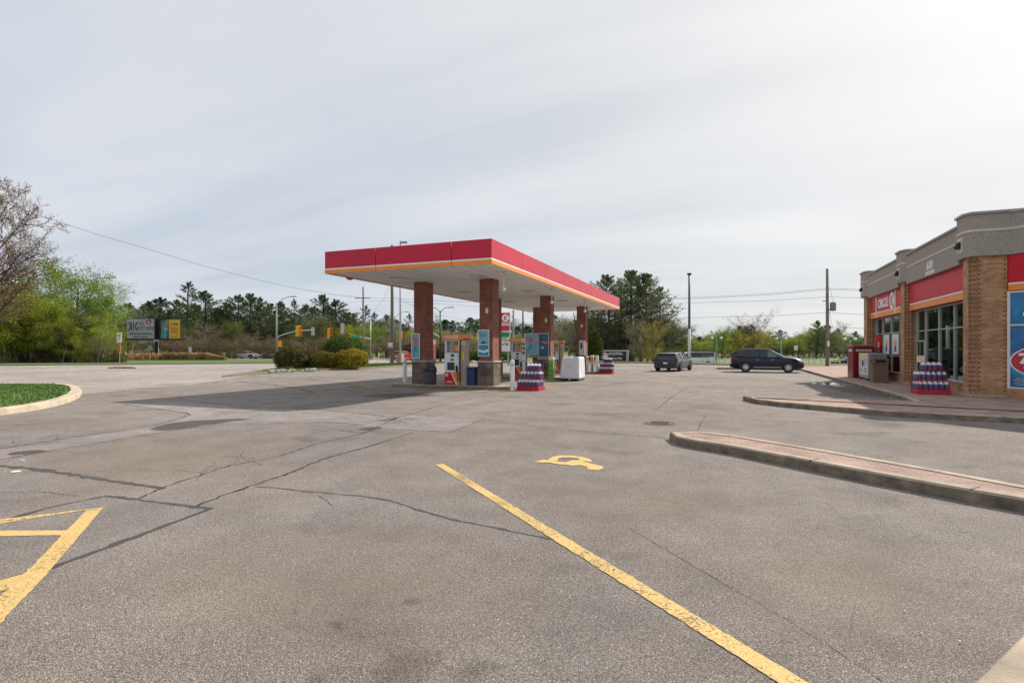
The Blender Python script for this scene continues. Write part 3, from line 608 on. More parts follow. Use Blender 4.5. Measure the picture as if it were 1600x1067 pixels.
# pump islands
for i, v in enumerate((21.5, 29.65, 37.75)):
    isl_pts = [(-14.5, v + .33), (-14.3, v - .1), (-13.9, v - .33), (-9.0, v - .33), (-8.6, v - .1), (-8.45, v + .33), (-8.6, v + .76), (-9.0, v + 1.0), (-13.9, v + 1.0), (-14.3, v + .76)]
    island('pump_island', isl_pts, CONC, ('nearest', 'middle', 'farthest')[i] + ' raised concrete pump island under the canopy', w=.15, h=.15, sink=.004)
def make_pump(num):
    t = thing('fuel_pump', '', 'fuel pump', (0, 0, .15), 0, 'fuel pumps on the islands under the canopy')
    F = frame((0, -.26, 0), (1, 0, 0))
    part('cabinet', M().box(-.42, .30, -.25, .25, 0, 1.42), OFFW, t, bevel=.012)
    part('side_column', M().box(.36, .58, -.2, .2, 0, 1.98), mat('pump_beige', (.42, .36, .30), .45, .08, 3), t, bevel=.01)
    b = M().box(-.42, -.34, -.22, .22, 1.421, 2.0); b.box(.25, .30, -.22, .22, 1.421, 2.0); b.box(-.34, .25, -.2, -.16, 1.94, 2.0); part('upper_frame', b, ALU, t)
    part('advert_panel', M().box(-.33, -.12, -.05, .02, 1.43, 1.93), GREYM, t)
    ad = part('price_topper', M().box(-.10, .24, -.05, .02, 1.46, 1.76), ORG, t); text('lettering', '$2', .2, WSTR, ad, frame((.15, -.055, 1.58), (1, 0, 0)), bold=.004)
    hd = part('header', M().prism([(-.52, 0), (-.45, -.03), (.45, -.02), (.62, .03), (.62, .19), (.3, .21), (-.45, .225), (-.52, .2)], -.32, .32, frame((0, 0, 2.0), (1, 0, 0))), ORG, t, bevel=.01)
    text('lettering', 'CIRCLE', .15, WSTR, hd, frame((-.15, -.322, 2.105), (1, 0, 0)), bold=.004)
    b1, b2 = M(), M(); kmark(b1, b2, frame((0, -.32, 2.105), (1, 0, 0)), .2, 0, .08, t=.006); part('emblem', b1, WSTR, hd); part('emblem_letter', b2, ORG, hd)
    fc = part('front_panel', panel(M(), F, -.41, .29, .56, 1.40, .012, -.008), WHITE, t)
    part('screen', panel(M(), F, -.10, .06, 1.24, 1.35, .012, .005), DGREY, fc); part('screen', panel(M(), F, -.10, .04, 1.06, 1.15, .012, .005), mat('lcd', (.08, .11, .09), .3), fc)
    b = M(); panel(b, F, -.28, .08, .64, .99, .004, .002)
    for x, y in ((-.26, .66), (-.14, .66), (-.02, .66), (-.26, .78), (-.14, .78), (-.02, .78), (-.1, .9)): panel(b, F, x, x + .08, y, y + .07, .01, .005)
    part('keypad', b, DGREY, fc); text('lettering', '2', .1, TEXTD, fc, frame((.22, -.27, 1.28), (1, 0, 0)))
    lp = part('lower_panel', panel(M(), F, -.41, .29, .01, .545, .014, -.008), REDS, t)
    part('white_stripe', M().prism([(-.10, .545), (-.05, .545), (.22, .01), (.16, .01)], .007, .012, F), WSTR, lp); part('orange_stripe', M().prism([(-.04, .545), (.29, .545), (.29, .01), (.23, .01)], .007, .0122, F), ORG, lp)
    b1, b2 = M(), M(); kmark(b1, b2, frame((0, -.266, 0), (1, 0, 0)), -.30, .43, .07, t=.006); part('emblem', b1, WSTR, lp); part('emblem_letter', b2, REDS, lp)
    text('lettering', 'MADE\nFOR THE EASY', .055, WSTR, lp, frame((-.17, -.27, .13), (1, 0, 0)), bold=.001)
    part('nozzle', M().tube([(.22, -.33, .58), (.22, -.34, .74), (.2, -.31, .86)], [.045, .05, .03], 8), BLACK, t, smooth=True)
    part('hose', M().tube([(.33, -.22, 1.85), (.34, -.3, 1.4), (.36, -.33, .8), (.38, -.33, .3), (.33, -.33, .12), (.27, -.33, .25), (.23, -.33, .58)], .02, 8), BLACK, t, smooth=True)
    nf = frame((.47, -.205, 0), (1, 0, 0)); text('lettering', num, .22, TEXTW, t, frame((.47, -.206, 1.82), (1, 0, 0)), bold=.006)
    part('notice', panel(M(), nf, -.06, .06, 1.1, 1.45, .006), mat('notice_yellow', (.72, .55, .02), .5), t); return t
p0 = make_pump('12'); p0.location = (-11.30, 21.85, .146)
p0['label'] = 'nearest fuel pump with red lower panel between the two front brick columns'
p1 = clone(p0, (-11.35, 30.0, .146), 0, 'middle fuel pump, partly behind the red jug rack')
p2 = clone(p0, (-11.6, 38.1, .146), 0, 'farthest fuel pump, seen above the white covered pallet')
def bollard(u, v, label):
    t = thing('bollard', label, 'bollard', (u, v, 0), 0, 'white bollards at the pump islands'); part('post', M().lathe([(.09, 0), (.09, 1.22), (.07, 1.27), (.02, 1.29)], 18), WHITE, t, smooth=False); part('band', M().lathe([(.093, 1.06), (.093, 1.085)], 18), DGREY, t); return t
b0 = bollard(-14.15, 22.2, 'white steel bollard at the left end of the nearest pump island')
clone(b0, (-8.28, 21.05, 0), 0, 'white steel bollard at the right end of the nearest pump island, beside the jug rack')
clone(b0, (-10.75, 29.1, 0), 0, 'short white bollard beside the blue bin at the middle island')
# bins at the pumps
t = thing('trash_bin', 'round black waste bin with a domed hood against the front left column', 'waste bin', (-12.35, 21.45, .146)); part('barrel', M().lathe([(.24, 0), (.27, .1), (.27, .58)], 20), DGREY, t); part('hood', M().lathe([(.29, .58), (.29, .68), (.25, .80), (.12, .86), (.01, .87)], 20), DGREY, t, smooth=True); part('opening', M().box(-.12, .12, -.295, -.2, .62, .72), BLACK, t)
def bluebin(u, v, label):
    t = thing('service_bin', label, 'bin', (u, v, .146), 0, 'navy blue squeegee and towel bins'); part('body', M().box(-.19, .19, -.19, .19, 0, .72), NAVY, t, bevel=.02); part('lid', M().box(-.20, .20, -.20, .20, .721, .80), NAVY, t, bevel=.02); part('slot', M().box(-.12, .12, -.204, -.201, .74, .78), BLACK, t); return t
bb = bluebin(-10.38, 21.65, 'navy blue service bin beside the front right column'); clone(bb, (-10.75, 29.6, .146), 0, 'navy blue service bin at the middle pump island')
# ------------------------------------------------------------------ jug racks
def make_jug():
    t = thing('washer_fluid_jug', '', 'jug', (0, 0, 0)); part('body', M().box(-.068, .068, -.05, .05, 0, .19), JUG, t, bevel=.02)
    part('label', M().box(-.055, .055, -.0515, .0515, .04, .13), JUGL, t); part('shoulder', M().lathe([(.062, .185), (.045, .235), (.02, .25)], 8), CAP, t, smooth=True); part('cap', M().lathe([(.024, .25), (.024, .285)], 8), CAP, t); return t
JUGP = [None]
def rack(u, v, rz, label, jlabel, tiers, base=.0):
    t = thing('jug_rack', label, 'display rack', (u, v, base), rz)
    part('tray', M().box(-.48, .48, -.42, .42, 0, .16), RACK, t, bevel=.01)
    b = M(); pos = []; z = .16
    for k, (nx, ny, x0, y0) in enumerate(tiers):
        for i in range(nx):
            for j in range(ny): pos.append((x0 + i * .155, y0 + j * .125, z + .004))
        if k < len(tiers) - 1:
            nnx, nny, xx, yy = tiers[k + 1]; b.box(xx - .09, xx + (nnx - 1) * .155 + .09, yy - .07, yy + (nny - 1) * .125 + .07, z + .31, z + .325)
        z += .33
    part('shelf', b, RACK, t); b = M()
    for sx in (-.02, .42): b.tube([(sx, .40, 0), (sx, .40, 1.2)], .015, 6)
    b.tube([(-.46, .40, 0), (-.46, .40, .82)], .015, 6); b.tube([(-.46, -.40, 0), (-.46, -.40, .5)], .012, 6); b.tube([(.46, -.40, 0), (.46, -.40, .5)], .012, 6); b.tube([(-.46, -.40, .5), (.46, -.40, .5)], .01, 6)
    part('upright', b, RACK, t); part('price_card', M().box(-.30, -.06, .36, .37, 1.1, 1.34), mat('card', (.75, .62, .42), .6, .2, 12), t); part('card_post', M().tube([(-.18, .375, .8), (-.18, .375, 1.12)], .01, 6), RACK, t)
    mx = Matrix.Translation((u, v, base)) @ Matrix.Rotation(rz, 4, 'Z')
    if JUGP[0] is None: JUGP[0] = make_jug(); first = True
    else: first = False
    for i, p in enumerate(pos):
        q = mx @ Vector(p); a = rz + random.Random(i).uniform(-.12, .12)
        if first: JUGP[0].location = q; JUGP[0].rotation_euler.z = a; j = JUGP[0]; first = False
        else: j = clone(JUGP[0], q, a)
        j['label'] = jlabel; j['group'] = jlabel.replace('blue and purple jug', 'jugs')
T3 = [(6, 6, -.39, -.32), (6, 4, -.38, -.08), (4, 3, -.16, .06)]
rack(-7.72, 21.75, 0, 'red rack of washer fluid jugs beside the nearest pump island', 'blue and purple jug of washer fluid on the rack by the nearest pump island', T3)
rack(-7.95, 38.2, 0, 'farthest red jug rack, beside the last canopy column', 'blue and purple jug of washer fluid on the farthest rack', T3)
rack(6.62, 23.5, 0, 'red rack of washer fluid jugs against the store front', 'blue and purple jug of washer fluid on the rack at the store front', T3, .139)
# things by the middle and far islands
t = thing('traffic_cone', 'small orange traffic cone with a pale tip in front of the middle column', 'traffic cone', (-9.75, 29.05, .0)); part('base', M().box(-.17, .17, -.17, .17, 0, .03), CONE, t); part('cone', M().lathe([(.13, .03), (.075, .42)], 16), CONE, t, smooth=True); part('tip', M().lathe([(.0755, .42), (.03, .72)], 16), OFFW, t, smooth=True)
t = thing('sign_stand', 'tall green and white sign stand left of the white covered pallet', 'sign stand', (-8.95, 28.55, 0)); part('panel', M().box(-.13, .13, -.1, .1, 0, 1.12), GRN, t, bevel=.01); part('header', M().box(-.13, .13, -.1, .1, 1.121, 1.32), SIGNW, t, bevel=.01); part('picture', M().box(-.1, .1, -.104, -.1015, .3, .9), poster('poster_green', (.05, .22, .03), (.2, .5, .08), 5), t)
def tarp():
    bm = M(); b = bm.bm; n = 14; g = {}
    c = Vector((0, 0, .63)); 
    bmesh.ops.create_cube(b, size=1.0); bmesh.ops.subdivide_edges(b, edges=b.edges[:], cuts=11, use_grid_fill=True)
    for v in b.verts:
        p = v.co; k = 1 + .03 * p.z
        p.x *= 1.02 * (1.03 - .08 * (p.z + .5)); p.y *= 1.28 * (1.03 - .08 * (p.z + .5)); p.z = (p.z + .5) * 1.16 + .12
        n1 = noise.noise(Vector((p.x * 2.2, p.y * 2.2, p.z * 1.2))); n2 = noise.noise(Vector((p.x * 9, p.y * 9, p.z * 1.5 + 4)))
        r = Vector((p.x, p.y, 0)).normalized(); p += r * (n1 * .05 + n2 * .02 * (1.3 - p.z)); p.z += n1 * .05 if p.z > 1.2 else 0
    t = thing('covered_pallet', 'tall pallet load wrapped in a crumpled white tarpaulin', 'covered pallet', (-7.95, 29.3, 0)); o = part('cover', bm, TARP, t, smooth=True); md = o.modifiers.new('s', 'SUBSURF'); md.levels = 1; md.render_levels = 1
    b = M(); 
    for x in (-.5, 0, .4): b.box(x, x + .1, -.62, .62, 0, .115)
    part('pallet', b, mat('pallet_dark', (.06, .06, .07), .9), t)
tarp()
t = thing('gas_locker', 'white and orange notice posts beside the farthest rack', 'notice post', (-8.75, 37.9, 0)); part('post', M().box(-.27, -.03, -.12, .12, 0, 1.3), SIGNW, t, bevel=.02); part('post', M().box(.05, .25, .1, .3, 0, 1.28), WHITE, t, bevel=.02); part('panel', M().box(-.26, -.04, -.125, -.1215, .8, 1.15), ORG, t); part('text_strip', M().box(-.16, -.08, -.125, -.1216, .1, .7), TEXTD, t); t.name = 'notice_post'
t = thing('notice_board', 'narrow white board of small notices beside the middle pump', 'notice board', (-10.95, 29.7, .146)); part('post', M().box(-.1, .1, -.08, .08, 0, 2.2), SIGNW, t, bevel=.01); b = M(); [b.box(-.07, .07, -.085, -.0815, z, z + .13) for z in (1.3, 1.55, 1.8)]; part('notice', b, DRED, t)

# ------------------------------------------------------------------ store
def store():
    t = thing('store_building', 'tan brick convenience store with grey stucco parapet and red signs', 'store', (0, 0, 0))
    WU = 7.80                       # window wall plane
    SB, BZ = .139, .52
    piers = [(22.2, 23.05), (29.3, 30.3), (36.5, 37.7)]
    TOP = 5.86
    # wall under windows, stucco over, solid side and back
    b = M(); bays = [(23.05, 29.3), (30.3, 36.5)]
    for a, c in bays: b.box(WU - .12, WU + .12, a, c, SB, BZ)
    part('brick_wall', b, TAN, t)
    for (v0, v1) in piers:
        b = M(); n = .2; s = .09
        b.prism([(7.35, v0 + n), (7.35, v1 - n), (7.35 + s, v1 - n), (7.35 + s, v1), (8.3, v1), (8.3, v0), (7.35 + s * 2.2, v0), (7.35 + s * 2.2, v0 + s), (7.35 + s, v0 + s), (7.35 + s, v0 + n)], SB, 4.72); b.second(); z = SB + .2
        while z < 4.62:
            for (x, y) in ((7.35, v0 + n), (7.35 + s * 2.2, v0), (7.35 + s, v0 + s), (8.2 if v0 < 23 else 7.6, v0)):
                b.box(x - .004, x + .06, y - .004, y + .04, z, z + .065)
            z += .15
        p = part('brick_pier', b, (TAN, TILE), t)
        b = M().prism([(7.29, v0 + n), (7.29, v1 + .05), (8.3, v1 + .05), (8.3, v0 - .05), (7.45, v0 - .05)], SB, SB + .10); part('plinth', b, CONC, p, bevel=.01)
        # stucco cap of the pier, chamfered corners
        b = M().prism([(7.20, v0 + .12), (7.20, v1 - .12), (7.34, v1 + .12), (9.0, v1 + .12), (9.0, v0 - .12), (7.34, v0 - .12)], 4.72, 6.08); part('stucco_cap', b, STUC, p)
        b = M().prism([(7.18, v0 + .11), (7.18, v1 - .11), (7.33, v1 + .14), (9.0, v1 + .14), (9.0, v0 - .14), (7.33, v0 - .14)], 5.50, 5.585); part('smooth_band', b, STUCL, p)
        b = M().prism([(7.14, v0 + .09), (7.14, v1 - .09), (7.31, v1 + .18), (9.02, v1 + .18), (9.02, v0 - .18), (7.31, v0 - .18)], 6.08, 6.15); part('flashing', b, FLASH, p)
        b = M().box(7.185, 7.199, (v0 + v1) / 2 - .22, (v0 + v1) / 2 + .22, 4.9, 5.42); lp = part('light_plate', b, STUCL, p)
        b = M(); y = (v0 + v1) / 2; b.prism([(7.184, 0), (7.10, -.02), (7.04, -.14), (7.06, -.22), (7.184, -.24)], -.09, .09, Matrix(((1, 0, 0, 0), (0, 0, 1, y), (0, 1, 0, 5.28), (0, 0, 0, 1)))); part('wall_light', b, BLACK, lp)
    b = M(); bb_ = M(); bf = M()
    for i, (a, c) in enumerate(bays):
        b.box(7.33, 8.9, a + .12, c - .12, 4.60, TOP); bb_.box(7.315, 7.329, a + .14, c - .14, 5.30, 5.37); bf.box(7.26, 8.9, a + .18, c - .18, TOP, TOP + .07)
    part('stucco_parapet', b, STUC, t); part('smooth_band', bb_, STUCL, t); part('flashing', bf, FLASH, t)
    # signs
    for i, (a, c) in enumerate(bays):
        fr = frame((7.50, (a + c) / 2, 3.42), (0, -1, 0)); w = (c - a) / 2
        sg = part('sign_panel', M().box(7.50, 7.78, a + .003, c - .003, 3.42, 4.597), REDS, t)
        part('orange_stripe', panel(M(), fr, -w + .004, w - .004, .0, .24, .012), ORG, sg); part('white_stripe', panel(M(), fr, -w + .004, w - .004, .245, .30, .011), WSTR, sg)
        if i == 1:
            panel_b = M(); panel(panel_b, fr, -1.95, -1.80, .02, 1.15, .014); panel(panel_b, fr, 1.72, 1.87, .02, 1.15, .014); part('white_bar', panel_b, WSTR, sg)
            text('lettering', 'CIRCLE', .62, TEXTW, sg, fr @ Matrix.Translation((-.42, .68, .012)), bold=.018, ext=.012)
            b1, b2 = M(), M(); kmark(b1, b2, fr, 1.22, .70, .42); part('emblem', b1, TEXTW, sg); part('emblem_letter', b2, REDS, sg)
    fr = frame((7.327, 25.9, 5.0), (0, -1, 0)); text('lettering', '610', .44, TEXTW, t, frame((7.322, 26.05, 4.98), (0, -1, 0)), bold=.012, ext=.01); text('lettering', 'LACLONA', .22, TEXTW, t, frame((7.322, 26.05, 4.70), (0, -1, 0)), bold=.006, ext=.008)
    # windows: frame bars and one pane per opening
    def window(a, c, vs, zs, skip=()):
        b = M(); fw = .022
        for v in vs: b.box(WU - .07, WU + .03, v - fw, v + fw, BZ + .002, 3.418)
        for z in zs:
            for i in range(len(vs) - 1): b.box(WU - .065, WU + .03, vs[i] + fw, vs[i + 1] - fw, z - fw, z + fw)
        f = part('window', b, ALU, t); part('pane', M().box(WU - .012, WU - .006, a, c, BZ, 3.42), GLS, f); b2 = M().box(WU - .16, WU - .07, a, c, BZ, BZ + .05); part('sill', b2, ALU, f); return f
    w1 = window(23.05, 29.3, (23.08, 23.6, 24.9, 26.5, 28.1, 29.27), (.56, 2.5, 3.38)); w2 = window(30.3, 36.5, (30.33, 31.8, 33.4, 35.1, 36.47), (.56, 1.38, 2.55, 3.38))
    d = part('door', M().box(WU - .085, WU - .04, 28.13, 28.20, .14, 2.1), ALU, t); b = M().box(WU - .085, WU - .04, 29.17, 29.24, .14, 2.1); b.box(WU - .085, WU - .04, 28.20, 29.17, 2.03, 2.1); part('door_frame', b, ALU, d)
    # window posters
    for k, (va, vb, m, lab) in enumerate(((35.3, 36.35, REDS, 'a'), (33.65, 34.75, SIGNW, 'b'), (31.95, 33.1, SIGNW, 'c'))):
        pw = part('window_poster', M().box(WU - .078, WU - .071, va, vb, 1.46, 2.48), m, w2); pf = frame((WU - .079, (va + vb) / 2, 1.92), (0, -1, 0))
        if k == 0: text('lettering', '5', .42, TEXTW, pw, pf @ Matrix.Translation((0, 0, .002)), xs=1.3, bold=.02); text('lettering', 'FOR 1', .13, TEXTW, pw, pf @ Matrix.Translation((0, -.3, .002)), xs=1.4)
        else:
            b = M(); disc(b, pf, 0, .1, .26, .2, t=.004); part('artwork', b, mat('art_peach', (.80, .38, .12), .5), pw); b = M(); panel(b, pf, -.16, .16, -.32, -.05, .0045); part('artwork', b, mat('art_navy', (.03, .08, .22), .5), pw)
    # chamfered entrance wall with the big blue window sign
    d45 = Vector((1, -1, 0)).normalized(); o = Vector((8.28, 22.2, 0)); fr = frame(o, d45); L_ = 7.0
    mx = fr
    b = M().box(.0, L_, SB, .46, -.25, 0, fr); part('brick_wall', b, TAN, t); b = M().box(0, L_, 4.72, TOP + .18, -.3, .05, fr); part('stucco_parapet', b, STUC, t); part('smooth_band', M().box(0, L_, 5.5, 5.585, .051, .065, fr), STUCL, t); part('flashing', M().box(0, L_, TOP + .181, TOP + .25, -.3, .1, fr), FLASH, t)
    part('panel_joint', M().box(.02, .045, 4.73, TOP + .17, .051, .054, fr), BLACK, t)
    sg = part('sign_panel', M().box(.04, L_, 3.55, 4.70, -.1, .01, fr), REDS, t); part('orange_stripe', panel(M(), fr, .05, .46, 3.58, 3.76, .008, .0105), ORG, sg); part('white_stripe', panel(M(), fr, .05, .46, 3.765, 3.82, .008, .0105), WSTR, sg); part('white_bar', panel(M(), fr, .46, 1.9, 3.60, 4.62, .008, .0106), WSTR, sg); part('orange_stripe', panel(M(), fr, 1.9, L_, 3.60, 3.86, .008, .0105), ORG, sg)
    b = M(); 
    for x in (.06, 3.0, 5.9): b.box(x - .04, x + .03, .46, 3.549, -.05, .02, fr)
    for z in (.46, 2.45, 3.50): b.box(.09, 2.96, z, z + .045, -.05, .018, fr); b.box(3.03, 5.86, z, z + .045, -.05, .018, fr)
    wf = part('window', b, SIGNW, t); part('window_poster', M().box(.09, 5.86, .5, 3.5, -.04, -.01, fr), PBLUE, wf)
    b = M(); disc(b, fr, .92, 1.33, .85, .49, t=.006, base=-.009); part('artwork', b, TEXTW, wf); b = M(); disc(b, fr, .92, 1.33, .81, .455, t=.010, base=-.009); oval = part('artwork', b, mat('art_oval_red', (.48, .03, .04), .4), wf)
    text('lettering', '79', .43, TEXTW, wf, fr @ Matrix.Translation((.60, 1.40, .003)), xs=1.35, bold=.02); text('lettering', 'EVERYDAY', .085, TEXTW, wf, fr @ Matrix.Translation((.86, 1.14, .003)), xs=2.1, bold=.003); text('lettering', 'FROSTER', .13, TEXTW, wf, fr @ Matrix.Translation((1.05, 2.80, .003)), xs=2.4, bold=.008)
    b = M()
    for i in range(6):
        x = .16 + random.Random(i).uniform(0, .12)
        while x < 1.7:
            l = random.Random(x * i + x).uniform(.08, .22); panel(b, fr, x, x + l, .58 + i * .04, .597 + i * .04, .004, -.009); x += l + .03
    part('small_print', b, SIGNB, wf)
    # body of the building: side walls, roof, back, interior
    e = o + d45 * L_
    b = M().box(7.9, 8.2, 37.65, 37.7, SB, 5.7); b.prism([(8.3, 37.55), (26, 37.55), (26, 37.3), (8.3, 37.3)], SB, 5.7); b.prism([(25.8, 37.3), (26, 37.3), (26, e.y), (25.8, e.y)], SB, 5.7); b.prism([(e.x, e.y), (25.8, e.y), (25.8, e.y + .25), (e.x, e.y + .25)], SB, 5.7); part('brick_wall', b, TAN, t)
    b = M().prism([(8.0, 22.6), (8.32, 22.2), (e.x, e.y + .3), (25.7, e.y + .3), (25.7, 37.2), (8.0, 37.2)], 4.85, 5.0); part('roof', b, mat('roof_grey', (.2, .2, .2), .9), t)
    b = M().prism([(8.0, 22.9), (8.6, 22.3), (e.x, e.y + .4), (25.6, e.y + .4), (25.6, 37.2), (8.0, 37.2)], .14, .16); part('interior_floor', b, mat('interior_tile', (.30, .28, .25), .4, .1, 2), t)
    b = M().box(15.5, 15.6, 22.6, 37.2, .16, 4.8); part('interior_wall', b, mat('interior_wall', (.25, .30, .28), .8, .2, 1), t)
    rnd = random.Random(9); b = M(); g = M()
    for i in range(6):
        v = 24 + i * 2.2
        b.box(9.6, 14.2, v, v + .55, .16, 1.5); 
        for k in range(40): x = 9.65 + rnd.random() * 4.3; z = .3 + .3 * rnd.randrange(4); g.box(x, x + .12, v - .06, v - .005, z, z + rnd.uniform(.1, .24))
    part('shelving', b, DGREY, t); part('shelf_goods', g, mat('goods', (.35, .12, .06), .5, .8, 6), t)
    b = M().box(8.6, 8.62, 23.6, 28.0, .16, 1.35); part('counter', b, mat('counter_teal', (.05, .16, .14), .4), t)
    for z, v in ((4.2, 25), (4.2, 28), (4.2, 32), (4.2, 35)): pass
    return t
store()
# things along the store front
t = thing('gas_cage', 'tall dark red exchange cabinet at the far end of the store', 'cabinet', (6.80, 35.75, .139)); t.name = 'exchange_cabinet'
part('cabinet', M().box(-.45, .55, -.75, .75, 0, 1.75), DRED, t, bevel=.02); part('top_rail', M().box(-.47, .57, -.77, .77, 1.752, 1.82), mat('top_rail_tan', (.5, .2, .14), .5), t); fr = frame((.05, -.752, 1.5), (1, 0, 0)); text('lettering', 'PROPANE', .17, TEXTW, t, fr, bold=.004); text('lettering', 'TANK EXCHANGE', .07, TEXTW, t, frame((.1, -.752, 1.36), (1, 0, 0)))
text('lettering', 'PROPANE', .2, TEXTW, t, frame((-.452, 0, 1.5), (0, -1, 0)), bold=.004)
def icebox(u, v, label, doors=True):
    t = thing('ice_freezer', label, 'ice freezer', (u, v, .139)); part('cabinet', M().box(-.38, .38, -1.02, 1.02, .12, 1.38), mat('freezer_grey', (.34, .35, .36), .45, .1, 3), t, bevel=.015)
    b = M(); [b.box(x, x + .08, y, y + .08, 0, .12) for x in (-.36, .28) for y in (-.98, .9)]; part('leg', b, DGREY, t)
    for s in (-1, 1):
        d = part('door', M().box(-.405, -.382, min(s * .02, s * .98), max(s * .02, s * .98), .28, 1.34), SIGNW, t, bevel=.006); part('yellow_header', M().box(-.41, -.406, min(s * .06, s * .94), max(s * .06, s * .94), 1.14, 1.31), mat('ice_yellow', (.75, .66, .04), .5), d); part('picture', M().box(-.41, -.4062, min(s * .16, s * .84), max(s * .16, s * .84), .75, 1.10), poster('ice_art', (.35, .38, .6), (.75, .75, .75), 6), d); part('handle', M().box(-.44, -.41, s * .05 - .015, s * .05 + .015, .7, 1.0), DGREY, d)
        part('small_print', M().box(-.41, -.4063, min(s * .2, s * .8), max(s * .2, s * .8), .38, .66), SIGNB, d)
    part('side_vent', M().box(-.3, .3, -1.028, -1.022, .8, 1.3), poster('vent_art', (.12, .13, .15), (.34, .36, .38), 9), t); return t
icebox(6.83, 32.95, 'grey ice freezer with two white poster doors beside the brown litter bin')
t = thing('litter_bin', 'square brown litter bin against the store window', 'litter bin', (6.62, 30.6, .139)); part('body', M().box(-.31, .31, -.31, .31, 0, .86), BROWN, t, bevel=.015); part('hood', M().box(-.33, .33, -.33, .33, .87, 1.16), BROWN, t, bevel=.02); b = M().box(-.2, .2, -.335, -.331, .94, 1.08); b.box(-.335, -.331, -.2, .2, .94, 1.08); part('opening', b, BLACK, t)
# ------------------------------------------------------------------ vehicles (x forward, y left)
def paint(name, col, metal=.3): return mat(name, col, .35, .03, 1, metal=metal, coat=.55, spec=.4)
def make_car(name, label, cat, S, loc, rz, pm, rim=True):
    t = thing(name, label, cat, loc, rz); Lb, cb = S['body'], S['cabin']; wr = S['wr']
    def ring(b, x, zb, zt, w, cr):
        pts = [(0, zb), (w * .84, zb), (w * .95, zb + .10), (w * .995, zb + (zt - zb) * .45), (w, zb + (zt - zb) * .7), (w * .97, zt - .05), (w * .88, zt), (w * .45, zt + cr * .8), (0, zt + cr)]
        return [b.bm.verts.new((x, y, z)) for y, z in pts] + [b.bm.verts.new((x, -y, z)) for y, z in pts[-2:0:-1]]
    b = M(); rs = [ring(b, *q) for q in Lb]
    for a, c in zip(rs, rs[1:]):
        for k in range(len(a)): b.bm.faces.new([a[k], a[(k + 1) % len(a)], c[(k + 1) % len(a)], c[k]])
    b.bm.faces.new(rs[0]); b.bm.faces.new(list(reversed(rs[-1])))
    body = part('body', b, pm, t, smooth=True); md = body.modifiers.new('es', 'EDGE_SPLIT'); md.split_angle = R(38)
    # cabin: glasshouse with side windows, screens, and a roof skin
    g = M(); r = M(); pil = M(); g2 = M()
    rows = [((x, w0, zb), (x, w1, zt)) for x, w0, zb, w1, zt in cb]
    for ri, ((lo, hi), (lo2, hi2)) in enumerate(zip(rows, rows[1:])):
        for s in (1, -1): (g2 if ri in S.get('light', ()) else g).quad((lo[0], s * lo[1], lo[2]), (lo2[0], s * lo2[1], lo2[2]), (hi2[0], s * hi2[1], hi2[2]), (hi[0], s * hi[1], hi[2]))
        if hi[2] - lo[2] < .12 or hi2[2] - lo2[2] < .12: g.quad((hi[0], hi[1], hi[2]), (hi2[0], hi2[1], hi2[2]), (hi2[0], -hi2[1], hi2[2]), (hi[0], -hi[1], hi[2]))
        else:
            for s in (1, -1): r.quad((hi[0], s * (hi[1] + .012), hi[2] - .05), (hi2[0], s * (hi2[1] + .012), hi2[2] - .05), (hi2[0], s * hi2[1] * .88, hi2[2] + .02), (hi[0], s * hi[1] * .88, hi[2] + .02))
            r.quad((hi[0], hi[1] * .88, hi[2] + .02), (hi2[0], hi2[1] * .88, hi2[2] + .02), (hi2[0], -hi2[1] * .88, hi2[2] + .02), (hi[0], -hi[1] * .88, hi[2] + .02))
    if S.get('light'): part('front_window', g2, mat('car_glass_light', (.09, .15, .14), .08, spec=.6), t)
    part('windows', g, CARG, t); part('roof', r, pm, t)
    for i, (lo, hi) in enumerate(rows):
        if i in S['pillars'] :
            for s in (1, -1): pil.tube([(lo[0], s * (lo[1] + .005), lo[2] - .03), (hi[0], s * (hi[1] + .004), hi[2])], S.get('pr', .035), 6)
    for i in S['slopes']:
        (lo, hi), (lo2, hi2) = rows[i], rows[i + 1]
        for s in (1, -1): pil.tube([(hi[0], s * hi[1], hi[2]), (hi2[0], s * hi2[1], hi2[2])], .045, 6)
    part('pillars', pil, pm, t)
    for x in S['wx']:
        for s in (1, -1):
            y = S['w']; a = M(); n = 18
            arc = [(x + (wr + .09) * math.cos(k * math.pi / n), wr + (wr + .09) * math.sin(k * math.pi / n)) for k in range(n + 1)] + [(x - wr - .09, S['zb'] + .02), (x + wr + .09, S['zb'] + .02)]
            a.prism([(p[0], p[1]) for p in arc], 0, .012, Matrix(((1, 0, 0, 0), (0, 0, s, s * (y - .0)), (0, 1, 0, 0), (0, 0, 0, 1)))); part('wheel_arch', a, BLACK, t)
            w = M(); mx = Matrix.Translation((x, s * (y - .10), wr)) @ Matrix.Rotation(R(-90) * s, 4, 'X'); w.lathe([(wr * .6, -.1), (wr * .93, -.1), (wr, -.06), (wr, .10), (wr * .93, .135), (wr * .68, .14), (wr * .66, .11)], 28, mx=mx); wh = part('wheel', w, TYRE, t, smooth=False)
            rm = M(); rm.lathe([(.05, .10), (wr * .66, .112), (wr * .66, .135), (wr * .60, .137)], 28, mx=mx); part('hub_shade', rm, BLACK, wh)
            sp = M()
            for k in range(10 if rim else 5):
                q = k * 2 * math.pi / (10 if rim else 5); m2 = mx @ Matrix.Rotation(q, 4, 'Z'); sp.box(.04, wr * .64, -.022, .022, .125, .145, m2)
            sp.lathe([(.055, .12), (.055, .15)], 12, mx=mx); part('rim', sp, S.get('rimm', CHROME), wh)
    zb = S['zb']
